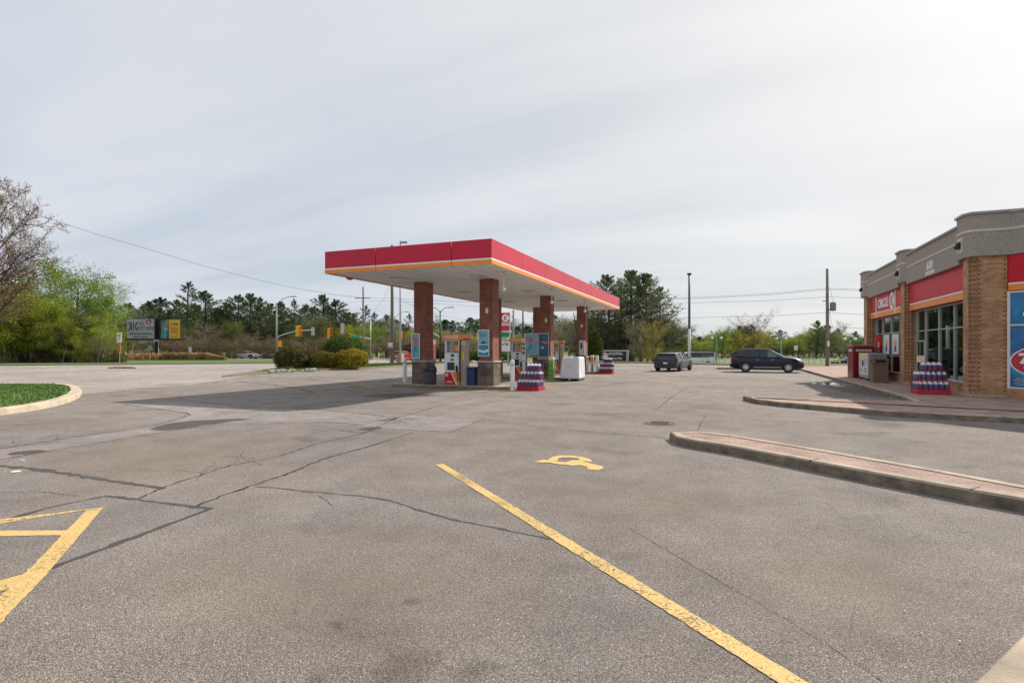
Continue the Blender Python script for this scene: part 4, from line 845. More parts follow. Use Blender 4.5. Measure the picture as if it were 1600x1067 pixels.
    for nm, bx, m in S['bits']:
        for s in ((1, -1) if bx[2] != 'c' else (0,)):
            x0, x1, y0, y1, z0, z1 = bx if bx[2] != 'c' else (bx[0], bx[1], -bx[3], bx[3], bx[4], bx[5])
            if s: y0, y1 = sorted((s * y0, s * y1))
            part(nm, M().box(x0, x1, y0, y1, z0, z1), m, t, bevel=.01)
    tr = M(); [tr.box(x, x + .012, s * (S['w'] + .001) - .004, s * (S['w'] + .001) + .004, zb + .2, S['belt'] - .02) for x in S['doors'] for s in (1, -1)]; part('door_seams', tr, BLACK, t)
    return t
suv = dict(light=(4, 5), w=.965, wr=.385, wx=(-1.43, 1.42), zb=.24, belt=1.12, pillars=(1, 2, 3, 4), slopes=(0, 4, 5), doors=(-.95, .0, .95), pr=.03,
    body=[(-2.46, .50, 1.02, .78, .02), (-2.40, .34, 1.10, .90, .02), (-2.1, .26, 1.14, .96, .02), (-1.0, .24, 1.13, .965, .02), (0, .24, 1.11, .965, .03), (.7, .24, 1.12, .965, .03), (1.0, .25, 1.14, .96, .06), (1.4, .26, 1.13, .95, .06), (1.9, .28, 1.07, .93, .05), (2.2, .30, .96, .88, .04), (2.38, .34, .84, .80, .03), (2.47, .42, .70, .68, .01)],
    cabin=[(-2.44, .84, 1.08, .80, 1.12), (-2.08, .88, 1.18, .66, 1.57), (-1.35, .90, 1.14, .71, 1.69), (-.50, .90, 1.12, .73, 1.725), (.02, .90, 1.12, .71, 1.69), (.30, .90, 1.12, .68, 1.60), (1.10, .86, 1.13, .82, 1.17)],
    bits=[('taillight', (-2.44, -2.02, .72, .955, .98, 1.09), LRED), ('headlight', (2.12, 2.40, .60, .885, .76, .87), CHROME), ('grille', (2.40, 2.475, 'c', .5, .42, .66), BLACK), ('mirror', (.62, .82, .96, 1.14, 1.08, 1.22), paint('navy_car_paint', (.006, .008, .03))), ('door_handle', (-.70, -.52, .966, .985, .92, .95), CHROME), ('door_handle', (.30, .48, .966, .985, .92, .95), CHROME), ('rear_bumper', (-2.53, -2.38, 'c', .80, .34, .62), BLACK), ('door_trim', (-.9, .95, .964, .975, .34, .42), GREYM), ('roof_rail', (-1.8, .2, .64, .68, 1.73, 1.765), GREYM), ('license_plate', (-2.545, -2.53, 'c', .15, .5, .62), SIGNW)])
mid = (at(1164.6, 581.6) + at(1234.6, 582.4)) / 2
make_car('parked_suv', 'dark navy suv parked side-on against the kerb of the store walk', 'car', suv, (mid.x, mid.y + .9, 0), R(-3), paint('navy_car_paint', (.006, .008, .03)))
wag = dict(w=.94, wr=.37, wx=(-1.53, 1.52), zb=.2, belt=1.0, pillars=(1, 2, 3, 4), slopes=(0, 4, 5), doors=(-.85, .15, 1.05), pr=.035, rimm=mat('dark_alloy', (.12, .12, .13), .35, metal=.7),
    body=[(-2.48, .34, .94, .80, .01), (-2.42, .26, 1.0, .91, .02), (-1.9, .22, 1.03, .94, .02), (-.8, .2, 1.0, .94, .02), (.3, .2, .98, .94, .02), (1.1, .2, .96, .94, .04), (1.7, .22, .93, .93, .04), (2.3, .25, .82, .88, .03), (2.48, .35, .68, .78, .01)],
    cabin=[(-2.40, .86, 1.0, .82, 1.02), (-2.16, .88, 1.02, .70, 1.36), (-1.3, .88, 1.0, .70, 1.44), (-.35, .88, .99, .70, 1.46), (.3, .88, .98, .68, 1.42), (.62, .87, .97, .66, 1.34), (1.30, .84, .95, .80, .98)],
    bits=[('taillight', (-2.50, -2.30, .68, .925, .80, .96), mat('smoked_lens', (.05, .01, .015), .2, coat=.5)), ('headlight', (2.28, 2.48, .55, .84, .62, .74), CHROME), ('mirror', (.80, 1.0, .92, 1.12, .98, 1.12), GREYM), ('license_plate', (-2.51, -2.485, 'c', .17, .58, .72), SIGNW), ('door_handle', (-.72, -.55, .942, .96, .82, .85), GREYM), ('door_handle', (.28, .45, .942, .96, .82, .85), GREYM), ('rear_bumper', (-2.54, -2.40, 'c', .84, .26, .52), DGREY), ('spoiler', (-2.30, -2.08, 'c', .66, 1.36, 1.40), GREYM)])
m1 = (C(11.56, 43.4) + C(12.96, 42.7)) / 2; hd = R(90) - R(10); c0 = m1 + Vector((math.cos(hd), math.sin(hd), 0)) * 1.53
make_car('station_wagon', 'grey station wagon seen from behind, driving across the lot', 'car', wag, (c0.x, c0.y, 0), hd, paint('grey_car_paint', (.045, .055, .065), .3), rim=False)
van = dict(w=.98, wr=.37, wx=(-1.75, 1.75), zb=.3, belt=1.35, pillars=(0, 4), slopes=(5,), doors=(.7, 1.6), pr=.05,
    body=[(-2.8, .4, 1.3, .94, 0), (-2.75, .3, 1.36, .98, 0), (1.0, .3, 1.36, .98, 0), (1.9, .3, 1.2, .96, .04), (2.6, .32, 1.05, .9, .03), (2.78, .4, .8, .8, 0)],
    cabin=[(-2.72, .93, 1.36, .84, 2.0), (-2.0, .94, 1.36, .85, 2.05), (0, .94, 1.36, .85, 2.06), (.8, .94, 1.36, .85, 2.05), (1.0, .94, 1.35, .83, 2.0), (1.25, .93, 1.33, .80, 1.9), (1.95, .90, 1.2, .86, 1.26)], bits=[('taillight', (-2.82, -2.74, .86, .95, .9, 1.3), LRED)])
vp = aZ(1090, 77.5, -.75)
make_car('white_van', 'long white van with dark side windows behind the grey wagon', 'van', van, vp + Vector((-.6, 0, 0)), TH + R(181), mat('van_white', (.72, .72, .72), .35, .04, 1, coat=.4))
wc = dict(wag, rimm=CHROME); wc['bits'] = [q for q in wag['bits'] if q[0] in ('headlight', 'mirror', 'license_plate')]
make_car('white_car', 'white hatchback with patches of dirt on the cross street', 'car', wc, aZ(384, 101, 0.02), TH + R(-8), mat('car_white', (.66, .66, .66), .35, .06, 1, coat=.4))
make_car('silver_car', 'silver car half hidden behind the clipped hedge on the cross street', 'car', wc, aZ(430, 101, .02), TH + R(174), mat('car_silver', (.45, .46, .48), .35, .05, 1, metal=.3, coat=.4))
make_car('red_car', 'red car waiting beyond the poles, left of the concrete lamp base', 'car', wc, aZ(629, 84, .02), TH + R(78), paint('red_car_paint', (.45, .01, .02)))
make_car('black_car', 'black car parked on the lower road by the utility pole', 'car', wc, aZ(1330, 78, -.74), TH + R(178), paint('black_car_paint', (.012, .012, .014)))

# ------------------------------------------------------------------ poles, lamps, signals, signs
def V3(px_, Z, z): return aZ(px_, Z, z)
def utility_pole(px_, Z, top, label, r=.15, m=WOODP, arm=None, base=0.0):
    p = gnd(px_, Z); t = thing('utility_pole', label, 'utility pole', p); H = zy(top, Z) - p.z
    part('pole', M().tube([(0, 0, -.2), (.02, 0, H * .5), (0, 0, H)], [r, r * .85, r * .65], 12), m, t, smooth=True)
    if arm:
        b = M(); z = zy(arm, Z) - p.z; d = Vector((CT, ST, 0)); mx = Matrix.Translation((0, 0, z)) @ Matrix.Rotation(TH, 4, 'Z'); b.box(-1.1, 1.1, -.06 - r, .05 - r, -.06, .06, mx); a = part('crossarm', b, m, t)
        b = M(); [b.lathe([(.03, 0), (.06, .06), (.04, .1), (.05, .16)], 8, (0, 0, 0), mx @ Matrix.Translation((x, -r, .06))) for x in (-1.0, -.5, .5, 1.0)]; part('insulators', b, SIGNW, a)
    return t
utility_pole(567.5, 80, 448, 'thin brown utility pole with a crossarm behind the clipped hedges', .17, arm=466)
UP = utility_pole(612.5, 66, 383, 'thick green-grey wooden utility pole whose top shows above the canopy', .22, WOODG)
part('meter_box', M().box(-.28, .22, -.5, -.2, 1.9, 2.5), GREYM, UP, bevel=.02); part('notice', M().box(-.1, .14, -.52, -.501, 2.1, 2.5), SIGNW, UP)
UR = utility_pole(1292.5, 52, 420, 'tall grey utility pole with a transformer at the right of the lot', .17)
b = M().lathe([(.2, 0), (.26, .06), (.26, .72), (.2, .82)], 16, (.48, 0, zy(486, 52))); part('transformer', b, mat('transformer_grey', (.17, .20, .24), .5, .1, 3, metal=.3), UR, smooth=False)
b = M(); b.box(.1, .3, -.04, .04, 5.4, 5.5); b.tube([(-.4, 0, zy(470, 52)), (-.1, 0, zy(470, 52))], .05, 6); b.tube([(.48, 0, zy(486, 52) + .8), (.3, 0, 7.2), (.1, 0, 7.6)], .015, 5); part('bracket', b, GREYM, UR)
part('pole_sign', M().box(-.02, .17, -.2, -.17, 2.0, 2.5), SIGNW, UR)
utility_pole(817, 90, 470, 'dark pole seen through the gap under the canopy right of the price sign', .17, DGREY)
def light_pole(px_, Z, top, label, head=1, r=.07, m=GREYM, base=True, arm=1.2):
    p = gnd(px_, Z); t = thing('street_lamp', label, 'street lamp', p); H = zy(top, Z) - p.z
    part('pole', M().tube([(0, 0, 0), (0, 0, H)], [r * 1.5, r], 12), m, t, smooth=True)
    for s in ((1,) if head == 1 else (1, -1)):
        q = Vector((CT, ST, 0)) * s; mx = Matrix.Translation(q * arm + Vector((0, 0, H + arm * .45))) @ Matrix.Rotation(TH + (0 if s > 0 else math.pi), 4, 'Z')
        a = part('arm', M().tube([(0, 0, H - .2), q * arm * .4 + Vector((0, 0, H + arm * .28)), q * arm * .8 + Vector((0, 0, H + arm * .43)), q * arm + Vector((0, 0, H + arm * .45))], .04, 8), m, t, smooth=True)
        part('lamp_head', M().prism([(-.1, -.1), (.1, -.16), (.7, -.12), (.75, 0), (.7, .12), (.1, .16), (-.1, .1)], -.06, .06, mx), GREYM, a, bevel=.02)
    return t
lp1 = light_pole(432, 70, 474, 'grey street lamp with a curved arm and signal mast, left of the hedges', 1, .09, mat('pole_grey_green', (.22, .25, .25), .6, .1, 3), arm=1.9)
light_pole(615.5 + 1, 100, 495, 'thin dark street lamp right of the thick utility pole', 1, .08, DGREY, arm=2.0)
light_pole(688, 68, 486, 'dark street lamp with two arms between the front brick columns', 2, .09, DGREY, arm=1.0)
light_pole(579, 85, 499, 'slim grey street light mast behind the clipped hedges', 1, .06, GREYM, arm=.3)
def area_lamp():
    Z = 67; p = gnd(625.5, Z); t = thing('lot_lamp', 'tall pale lot lamp on a square concrete base, rising over the canopy', 'lamp post', p); H = zy(379, Z)
    part('base', M().box(-.34, .34, -.34, .34, 0, 1.2), CONC, t, bevel=.03); part('pole', M().tube([(0, 0, 1.2), (0, 0, H)], [.13, .09], 12), mat('pole_pale', (.50, .52, .58), .5, .05, 3), t, smooth=True)
    part('lamp_head', M().box(.0, .85, -.2, .2, H - .1, H + .12, Matrix.Rotation(TH, 4, 'Z')), GREYM, t, bevel=.03)
    Z = 62; p = gnd(1077, Z); t = thing('lamp_post', 'tall dark straight pole with a pale lower half and small cap behind the grey wagon', 'lamp post', p); H = zy(427, Z)
    part('pole', M().tube([(0, 0, 0), (0, 0, 4.0)], [.16, .14], 12), mat('pole_white', (.58, .58, .56), .6, .1, 2), t, smooth=True); part('upper_pole', M().tube([(0, 0, 4.0), (0, 0, H - .1)], [.139, .11], 12), mat('pole_bluegrey', (.11, .12, .14), .5), t, smooth=True); part('cap', M().lathe([(.12, H - .25), (.26, H - .1), (.26, H)], 10), DGREY, t)
area_lamp()
def globe_lamp(px_, Z, top, label, low=True):
    p = gnd(px_, Z); t = thing('globe_lamp', label, 'park lamp', p, TH); H = zy(top, Z) - p.z
    b = M().tube([(0, 0, 0), (0, 0, H)], [.11, .08], 8); part('pole', b, mat('lamp_teal', (.30, .40, .38), .6, .1, 3), t); 
    for k, z in enumerate((H, H - 1.05)[:2 if low else 1]):
        a = part('arm', M().tube([(-.75, 0, z - .12), (-.6, 0, z - .3), (0, 0, z - .2), (.6, 0, z - .3), (.75, 0, z - .12)], .035, 6), DGREY, t)
        for s in (-.75, .75):
            part('globe', M().lathe([(.06, -.15), (.22, -.05), (.27, .1), (.2, .26), (.05, .32)], 12, (s, 0, z)), mat('globe_white', (.70, .71, .72), .3), a, smooth=True)
globe_lamp(1119.5, 88, 519, 'four-globe park lamp just left of the navy suv'); globe_lamp(1220.5, 88, 520, 'four-globe park lamp standing behind the bonnet of the navy suv'); globe_lamp(1328, 80, 531, 'globe park lamp beside the dark red cabinet', False)
def signal_head(px_, Z, top, bot, yaw, label, arm=None):
    z0, z1 = zy(bot, Z), zy(top, Z); h = (z1 - z0); p = aZ(px_, Z, z0); t = thing('traffic_signal', label, 'traffic light', p, TH + yaw); w = h * .19
    part('housing', M().box(-w, w, -w * .9, w * .9, 0, h), SIGY, t, bevel=.02)
    for k in range(3):
        z = h * (k + .5) / 3; v = part('visor', M().tube([(0, -w * .9, z), (0, -w * 2.1, z - .01)], w * .85, 10, cap=False), SIGY, t); part('lens', M().cyl((0, -w * .95, z), (0, -w * .92, z), w * .8, n=12), [mat('lens_green_off', (.01, .10, .05), .3), mat('lens_amber_off', (.30, .12, .01), .3), LRED][k], v)
    return t
signal_head(466, 70, 509, 525.5, R(62), 'yellow traffic light hung from the left signal arm'); signal_head(436.5, 69.6, 533, 542, R(100), 'short yellow traffic light fixed on the lamp post at the left end of the hedges')
signal_head(515.5, 72, 513, 529, R(40), 'yellow traffic light on a thin post above the clipped hedges'); signal_head(546.5, 80, 521, 528, R(190), 'small yellow traffic light at the tip of the arm beside the green street sign')
signal_head(629.5, 75, 518, 529, R(30), 'yellow traffic light right of the tall lot lamp'); signal_head(684, 74, 535, 543.5, R(10), 'yellow traffic light low on the two-armed street lamp'); signal_head(747, 90, 520, 531.5, R(200), 'yellow traffic light at the left edge of the front right column')
def arm(name, label, pts, r, m, extra=None):
    t = part(name, M().tube(pts, r, 8), m, None, smooth=True); tag(t, label, 'signal arm'); return t
arm('signal_arm', 'pale curved signal arm on the street lamp left of the hedges', [V3(432, 69.8, zy(527, 70)), V3(445, 69.8, zy(522, 70)), V3(462, 69.8, zy(517.5, 70)), V3(487, 69.8, zy(515.5, 70))], [.09, .08, .07, .05], mat('arm_pale', (.46, .47, .46), .5))
arm('signal_arm', 'straight pale signal arm reaching left to the green street sign', [V3(580, 82, zy(530, 82)), V3(565, 82, zy(526.5, 82)), V3(547, 82, zy(522.5, 82))], [.08, .07, .06], MATS['arm_pale'])
arm('signal_arm', 'pale slanted signal arm between the left column and the two-armed lamp', [V3(687, 73, zy(527, 73)), V3(676, 73, zy(520, 73)), V3(640, 73, zy(512, 73))], [.08, .07, .05], MATS['arm_pale'])
def sign(name, px_, Z, y0, y1, w, m, label, post=True, postr=.035, basey=None, back=False, yaw=0, cat='road sign'):
    p = gnd(px_, Z); t = thing(name, label, cat, p, TH + yaw); z0, z1 = zy(y1, Z) - p.z, zy(y0, Z) - p.z
    b = part('panel', M().box(-w / 2, w / 2, -.03, .0, z0, z1), m, t, bevel=.01)
    if post: part('post', M().tube([(0, .04, 0), (0, .04, z1 - .05)], postr, 8), GREYM, t)
    return t, z0, z1
t, z0, z1 = sign('street_name_sign', 556, 81, 523.5, 528.5, 1.3, STREETG, 'green street name sign on the signal arm beyond the hedges', post=False); text('lettering', 'STREET', .34, TEXTW, t, frame((0, -.032, (z0 + z1) / 2), (1, 0, 0)), bold=.004)
bpy.data.objects.remove([c for c in t.children if c.name.startswith('lettering')][0])
sign('traffic_sign', 535, 76, 505, 522, .5, SIGNB, 'grey back of a tall traffic sign above the hedges'); sign('traffic_sign', 489, 73, 511, 524, .42, SIGNB, 'grey back of a small sign at the tip of the left signal arm', post=False)
sign('traffic_sign', 486.8 + 150, 76, 511, 517, .55, DGREY, 'dark backed sign beside the yellow light right of the lot lamp', post=False)
Z = 53.5
t, z0, z1 = sign('keep_right_sign', 186.5, Z, 519.5, 535, .48, SIGNW, 'white keep right sign over a yellow and black striped marker on the median'); fr = frame((0, -.033, (z0 + z1) / 2), (1, 0, 0))
b = M(); b.tube([fr @ Vector(q) for q in ((-.06, -.3, 0), (-.06, -.12, 0), (.08, .1, 0), (.08, .3, 0))], .028, 6); b.prism([(.08 - .09, .24), (.08 + .09, .24), (.08, .42)], -.002, .006, fr); disc(b, fr, -.13, .2, .055, .1, t=.006); part('arrow', b, TEXTD, t)
hz = part('hazard_marker', M().box(-.15, .15, -.03, 0, z0 - 1.0, z0 - .02), SIGY, t); b = M(); fr = frame((0, -.032, z0 - 1.0), (1, 0, 0))
for k in range(4): y = .02 + k * .25; b.prism([(-.148, y), (.148, y + .12), (.148, min(.97, y + .24)), (-.148, y + .12)], 0, .004, fr)
part('stripe', b, TEXTD, hz)
t = thing('diamond_sign', 'small pale diamond road sign in the brush under the billboard', 'road sign', gnd(233.5, 80), TH); z = zy(544, 80); b = M(); b.box(-.36, .36, -.02, .02, -.36, .36, Matrix.Translation((0, 0, z)) @ Matrix.Rotation(R(45), 4, 'Y')); part('panel', b, SIGNB, t); part('post', M().tube([(0, .04, 0), (0, .04, z)], .035, 6), GREYM, t)
sign('white_sign', 297, 88, 542, 551, .42, SIGNW, 'small white upright sign among the dry reeds')
sign('white_sign', 1243.5, 82, 540, 547, .55, SIGNW, 'white double sign by the park behind the suv bonnet'); sign('grey_post_sign', 672, 90, 0, 0, .01, SIGNB, 'x') if False else None
t = thing('marker_post', 'red and white banner post seen just right of the front left column', 'banner', gnd(678, 64), TH); part('post', M().box(-.02, .02, -.02, .02, 0, zy(529.5, 64)), SIGNW, t); part('banner', M().box(-.24, .22, -.03, -.021, .55, zy(530.5, 64)), mat('banner_red', (.72, .22, .2), .6, .2, 2), t); part('banner_top', M().box(-.24, .22, -.036, -.031, zy(538, 64), zy(531, 64)), SIGNW, t); t.name = 'banner_post'
t = thing('guy_guard', 'yellow slanting guy wire guard beside the tall grey utility pole', 'guy wire guard', gnd(1313.5, 56)); q = V3(1309.5, 56, zy(557, 56)) - t.location; part('guard', M().tube([(0, 0, -.1), q], .06, 8), mat('guard_yellow', (.75, .62, .04), .5), t); part('wire', M().tube([q, V3(1293, 52, zy(470, 52)) - t.location], .012, 5), DGREY, t)
t = thing('hydrant_marker', 'thin yellow marker stake on the verge between the hedges and the thick pole', 'marker stake', gnd(590, 62)); part('stake', M().tube([(0, 0, 0), (.12, .05, 1.35)], .05, 6), mat('stake_yellow', (.75, .70, .25), .5), t); t.name = 'marker_stake'
# price sign
def price_sign():
    Z = 60; p = gnd(788.5, Z); t = thing('price_sign', 'tall white price sign with red, purple and green panels under the canopy', 'price sign', p, TH); w = .62; ztop = zy(488, Z); fr = frame((0, -.2, 0), (1, 0, 0))
    part('cabinet', M().box(-1.2, w, -.2, .2, zy(549, Z), ztop), SIGNW, t, bevel=.02); b = M(); b.box(-1.1, -.9, -.1, .1, 0, zy(549, Z)); b.box(.3, .5, -.1, .1, 0, zy(549, Z)); part('legs', b, GREYM, t)
    r = part('logo_panel', panel(M(), fr, -1.1, .52, zy(503.5, Z), zy(489.5, Z), .012), REDS, t); b1, b2 = M(), M(); kmark(b1, b2, frame((.1, -.212, zy(497, Z)), (1, 0, 0)), 0, 0, .40, t=.008); part('emblem', b1, TEXTW, r); part('emblem_letter', b2, REDS, r)
    part('orange_stripe', panel(M(), fr, -1.1, .52, zy(507, Z), zy(504.5, Z), .012), ORG, t); part('purple_panel', panel(M(), fr, -1.1, .52, zy(517, Z), zy(509, Z), .012), mat('purple', (.11, .03, .20), .4), t); part('red_price', panel(M(), fr, -.3, .50, zy(516.5, Z), zy(511, Z), .02), mat('price_red', (.75, .01, .06), .4), t)
    g = part('green_panel', panel(M(), fr, -1.1, .52, zy(527, Z), zy(519, Z), .012), mat('price_green', (.01, .36, .05), .4), t); text('lettering', '161.9', .42, TEXTD, g, frame((0, -.214, zy(523, Z)), (1, 0, 0)), bold=.01)
    text('lettering', 'DIESEL\nCAR WASH', .22, TEXTD, t, frame((-.05, -.202, zy(531, Z)), (1, 0, 0)), bold=.004); text('lettering', 'ATM', .34, TEXTD, t, frame((.05, -.202, zy(538, Z)), (1, 0, 0)), bold=.012)
    part('side_pole', M().tube([(.95, .3, 0), (.95, .3, zy(484, Z))], .09, 8), mat('pole_bluegrey2', (.26, .28, .33), .5), t)
price_sign()
# billboards
def billboard():
    Z = 90; p = gnd(245, Z); t = thing('billboard', 'black post billboard with a grey kitchens advert and a teal and yellow advert', 'billboard', p, TH)
    z0, z1 = zy(526.5, Z), zy(496, Z); sc = Z / FP
    x = lambda q: (q - 245) * sc
    part('post', M().box(-.22, .22, -.2, .2, 0, z0), BLACK, t); b = M(); b.box(x(193), x(262), -.05, .12, z0 - .25, z0 - .02); b.box(x(240), x(289), .15, .9, z0 - .22, z0 - .05); part('catwalk', b, BLACK, t)
    fr = frame((x(200.5), -.3, 0), (x(241.5) - x(200.5), .25, 0)); W = x(241.5) - x(200.5)
    f1 = part('frame', panel(M(), fr, -.06, W + .06, z0 - .06, z1 + .06, .1, -.12), BLACK, t); g = part('advert', panel(M(), fr, 0, W, z0, z1, .02), mat('advert_grey', (.42, .42, .44), .6, .05, 1), f1)
    def tx(s, size, x_, y_, m, xs=1, bold=.0): text('lettering', s, size, m, g, fr @ Matrix.Translation((W * x_, z0 + (z1 - z0) * y_, .021)), xs=xs, bold=bold)
    AR = mat('advert_red', (.35, .02, .03), .5); AN = mat('advert_navy', (.02, .02, .05), .5)
    h = z1 - z0; b = M(); b2 = M()
    fl = fr @ Matrix.Translation((W * .22, z0 + h * .62, .021))
    for s, bb in ((-1, b), (1, b)):
        bb.prism([(s * .06 * W, .02), (s * .10 * W, .02), (s * .18 * W, .22 * h), (s * .13 * W, .22 * h)][::s], 0, .01, fl); bb.prism([(s * .06 * W, -.02), (s * .10 * W, -.02), (s * .18 * W, -.22 * h), (s * .13 * W, -.22 * h)][::-s], 0, .0105, fl)
    b.box(-.075 * W, -.04 * W, -.22 * h, .22 * h, 0, .011, fl); b2.box(.0 * W, .04 * W, -.22 * h, .22 * h, 0, .011, fl); part('logo', b, AN, g); part('logo', b2, AR, g)
    tx("A'S", .75, .52, .76, AN, .8, .01); tx('KITCHENS', .85, .70, .52, AN, .72, .01); tx('DESIGN  BUILD  RENOVATE', .28, .5, .27, AN, .95, .006); tx('KASKITCHENS.CA', .36, .5, .08, AN, .85, .01)
    b = M(); panel(b, fr, W * .05, W * .97, z0 + h * .205, z0 + h * .235, .01, .021); part('rule', b, AN, g); b = M(); q = fr @ Matrix.Translation((W * .79, z0 + h * .86, .021))
    b.prism([(.55 * math.cos(a) * (1 if k % 2 else .7), .42 * math.sin(a) * (1 if k % 2 else .7)) for k, a in enumerate([i * math.pi / 8 for i in range(16)])], 0, .012, q); part('logo', b, AR, g); b = M(); b.prism([(-.25, -.15), (.25, -.15), (0, .12)], .012, .016, q); part('logo', b, SIGNW, g)
    fr = frame((x(249.5), .3, 0), (x(281) - x(249.5), -.2, 0)); W = x(281) - x(249.5)
    f2 = part('frame', panel(M(), fr, -.9, W + .06, z0 - .06, z1 + .06, .1, -.12), BLACK, t); g = part('advert', panel(M(), fr, W * .43, W, z0, z1 - .06, .02), mat('advert_yellow', (.78, .47, .06), .6, .05, 1), f2)
    tx('HOME', .5, .70, .74, mat('advert_green', (.05, .18, .04), .5), .9, .02); tx('FRIENDLY\nTRUSTED\nSERVICE', .36, .70, .42, AR, .8, .006); tx('CALL NOW', .28, .68, .1, AR, .8, .006)
    g2 = part('advert', panel(M(), fr, 0, W * .42, z0, z1 - .06, .02), poster('advert_garden', (.04, .10, .07), (.28, .34, .22), .9), f2)
    for cx, col, hh in ((.12, (.05, .28, .34), .62), (.24, (.20, .52, .60), .70), (.34, (.03, .16, .22), .58)):
        b = M(); q = fr @ Matrix.Translation((W * cx, z0, .021)); b.prism([(-.26, 0), (.26, 0), (.28, h * hh * .7), (.1, h * hh * .8), (-.1, h * hh * .8), (-.28, h * hh * .7)], 0, .008, q); part('figure_shape', b, mat('fig_%d' % int(cx * 100), col, .6), g2); b = M(); disc(b, q, 0, h * hh * .88, .17, .22, t=.009, n=14); part('figure_head', b, mat('fig_head', (.45, .28, .2), .6), g2)
    part('name_plate', M().box(-.35, .5, -.32, -.28, z0 - .5, z0 - .15), SIGNB, t); b = M(); b.box(x(220), x(233), -.4, -.3, z0 - .75, z0 - .3); part('floodlight', b, GREYM, t); part('cable', M().tube([(.32, -.1, z0 - .2), (.34, -.1, 1.2)], .03, 6), SIGNW, t); part('cable_box', M().box(.2, .48, -.2, 0, .8, 1.2), SIGNW, t)
billboard()
def banner():
    Z = 69.5; p = gnd(960, Z); p.z = .12; t = thing('sign_board', 'long black banner board with a round blue logo at the back of the lot', 'banner board', p, TH); sc = Z / FP; x = lambda q: (q - 960) * sc; z0, z1 = .18, zy(548.5, Z) - .12
    part('board', M().box(x(930), x(978), -.15, .15, z0, z1), BLACK, t); part('top_rail', M().box(x(929), x(982.5), -.2, .2, z1, z1 + .09), SIGNW, t); part('end_post', M().box(x(978.2), x(982), -.18, .18, 0, z1 - .001), GREYM, t); fr = frame((0, -.151, 0), (1, 0, 0)); zc = (z0 + z1) / 2
    b = M(); disc(b, fr, x(944.5), zc - .02, .45, .48, t=.012); lg = part('logo', b, mat('logo_pale', (.42, .55, .68), .5), t); b = M(); b.prism([(x(944.5) - .36, zc - .26), (x(944.5) - .2, zc - .40), (x(944.5), zc - .48), (x(944.5) + .2, zc - .40), (x(944.5) + .36, zc - .26)], .0125, .016, fr); part('logo_grass', b, mat('logo_green', (.03, .25, .10), .5), lg); text('lettering', 'WC', .38, TEXTD, lg, frame((x(944.5), -.165, zc + .04), (1, 0, 0)), bold=.02)
    text('lettering', 'NOW ACCEPTING\nNEW REGISTRATIONS', .19, TEXTW, t, frame((x(961), -.153, zc + .27), (1, 0, 0)), bold=.004); text('lettering', '705-726-4756', .30, TEXTW, t, frame((x(961), -.153, zc - .33), (1, 0, 0)), bold=.006)
banner()
# rocks along the bed edge
def rocks():
    rnd = random.Random(4); base = []
    for k in range(4):
        b = M(); bmesh.ops.create_icosphere(b.bm, subdivisions=2, radius=1)
        for v in b.bm.verts: v.co *= 1 + .35 * noise.noise(v.co * 1.3 + Vector((k * 9, 0, 0)))
        me = b.mesh('rock', mat('pale_rock', (.33, .30, .27), .9, .3, 6), False); base.append(me)
    for k in range(60):
        x = rnd.uniform(421, 494); y = 583.2 - (x - 421) * .035 + rnd.uniform(-1.8, .6); p = at(x, y - 2.0, .13); o = link('rock', base[k % 4]); o.location = (p.x, p.y, .17); s = rnd.uniform(.07, .14); o.scale = (s, s * rnd.uniform(.7, 1), s * .7); o.rotation_euler.z = rnd.uniform(0, 6); tag(o, 'pale rock in the row of rocks under the left end of the hedges', 'rock', 'pale rocks edging the hedge bed')
rocks()
# low park fence
def fence():
    t = thing('park_fence', 'low wire fence with thin posts between the lot and the park', 'fence', (0, 0, 0)); A, B = aZ(1098, 67, 0), aZ(1345, 60, 0); b = M(); n = 26
    for i in range(n + 1): p = A.lerp(B, i / n); b.tube([(p.x, p.y, -.3), (p.x, p.y, .95)], .03, 6)
    part('posts', b, GREYM, t); b = M()
    for z in (.1, .52, .92): b.tube([A + Vector((0, 0, z)), B + Vector((0, 0, z))], .018, 5)
    part('rails', b, GREYM, t)
fence()
# overhead wires
def wire(name, pts, label, r=.014):
    P = [Vector(p) for p in pts]; out = []
    for a, c in zip(P, P[1:]):
        for k in range(10): out.append(a.lerp(c, k / 10))
    out.append(P[-1]); o = part(name, M().tube(out, r, 5), mat('wire', (.10, .10, .11), .6)); tag(o, label, 'overhead wire'); return o
def pw(l): return [aZ(x, Z, zy(y, Z)) for x, y, Z in l]
wire('overhead_wire', pw([(-80, 282, 44), (10, 318, 46), (80, 343, 50), (150, 366, 54), (220, 386, 58), (320, 416, 64), (400, 437, 70), (460, 450, 74), (520, 460, 77), (567, 466, 80)]), 'long sagging wire crossing the sky from the upper left to the thin brown pole', .022)
wire('overhead_wire', pw([(567, 466, 80), (612, 466, 66), (700, 471, 66), (800, 474, 66), (900, 474, 66)]), 'wire from the thin brown pole past the thick pole behind the canopy')
wire('overhead_wire', pw([(470, 478, 95), (567, 471, 80), (612, 470, 66), (760, 480, 68), (830, 482, 70)]), 'lower wire crossing behind the canopy columns')
wire('overhead_wire', pw([(612, 462, 66), (640, 476, 60), (690, 494, 58), (760, 504, 66)]), 'wire slanting down from the thick pole behind the left column')
wire('overhead_wire', pw([(612, 440, 66), (600, 466, 70), (583, 488, 78), (576, 500, 84)]), 'steep thin wire left of the thick pole', .012)
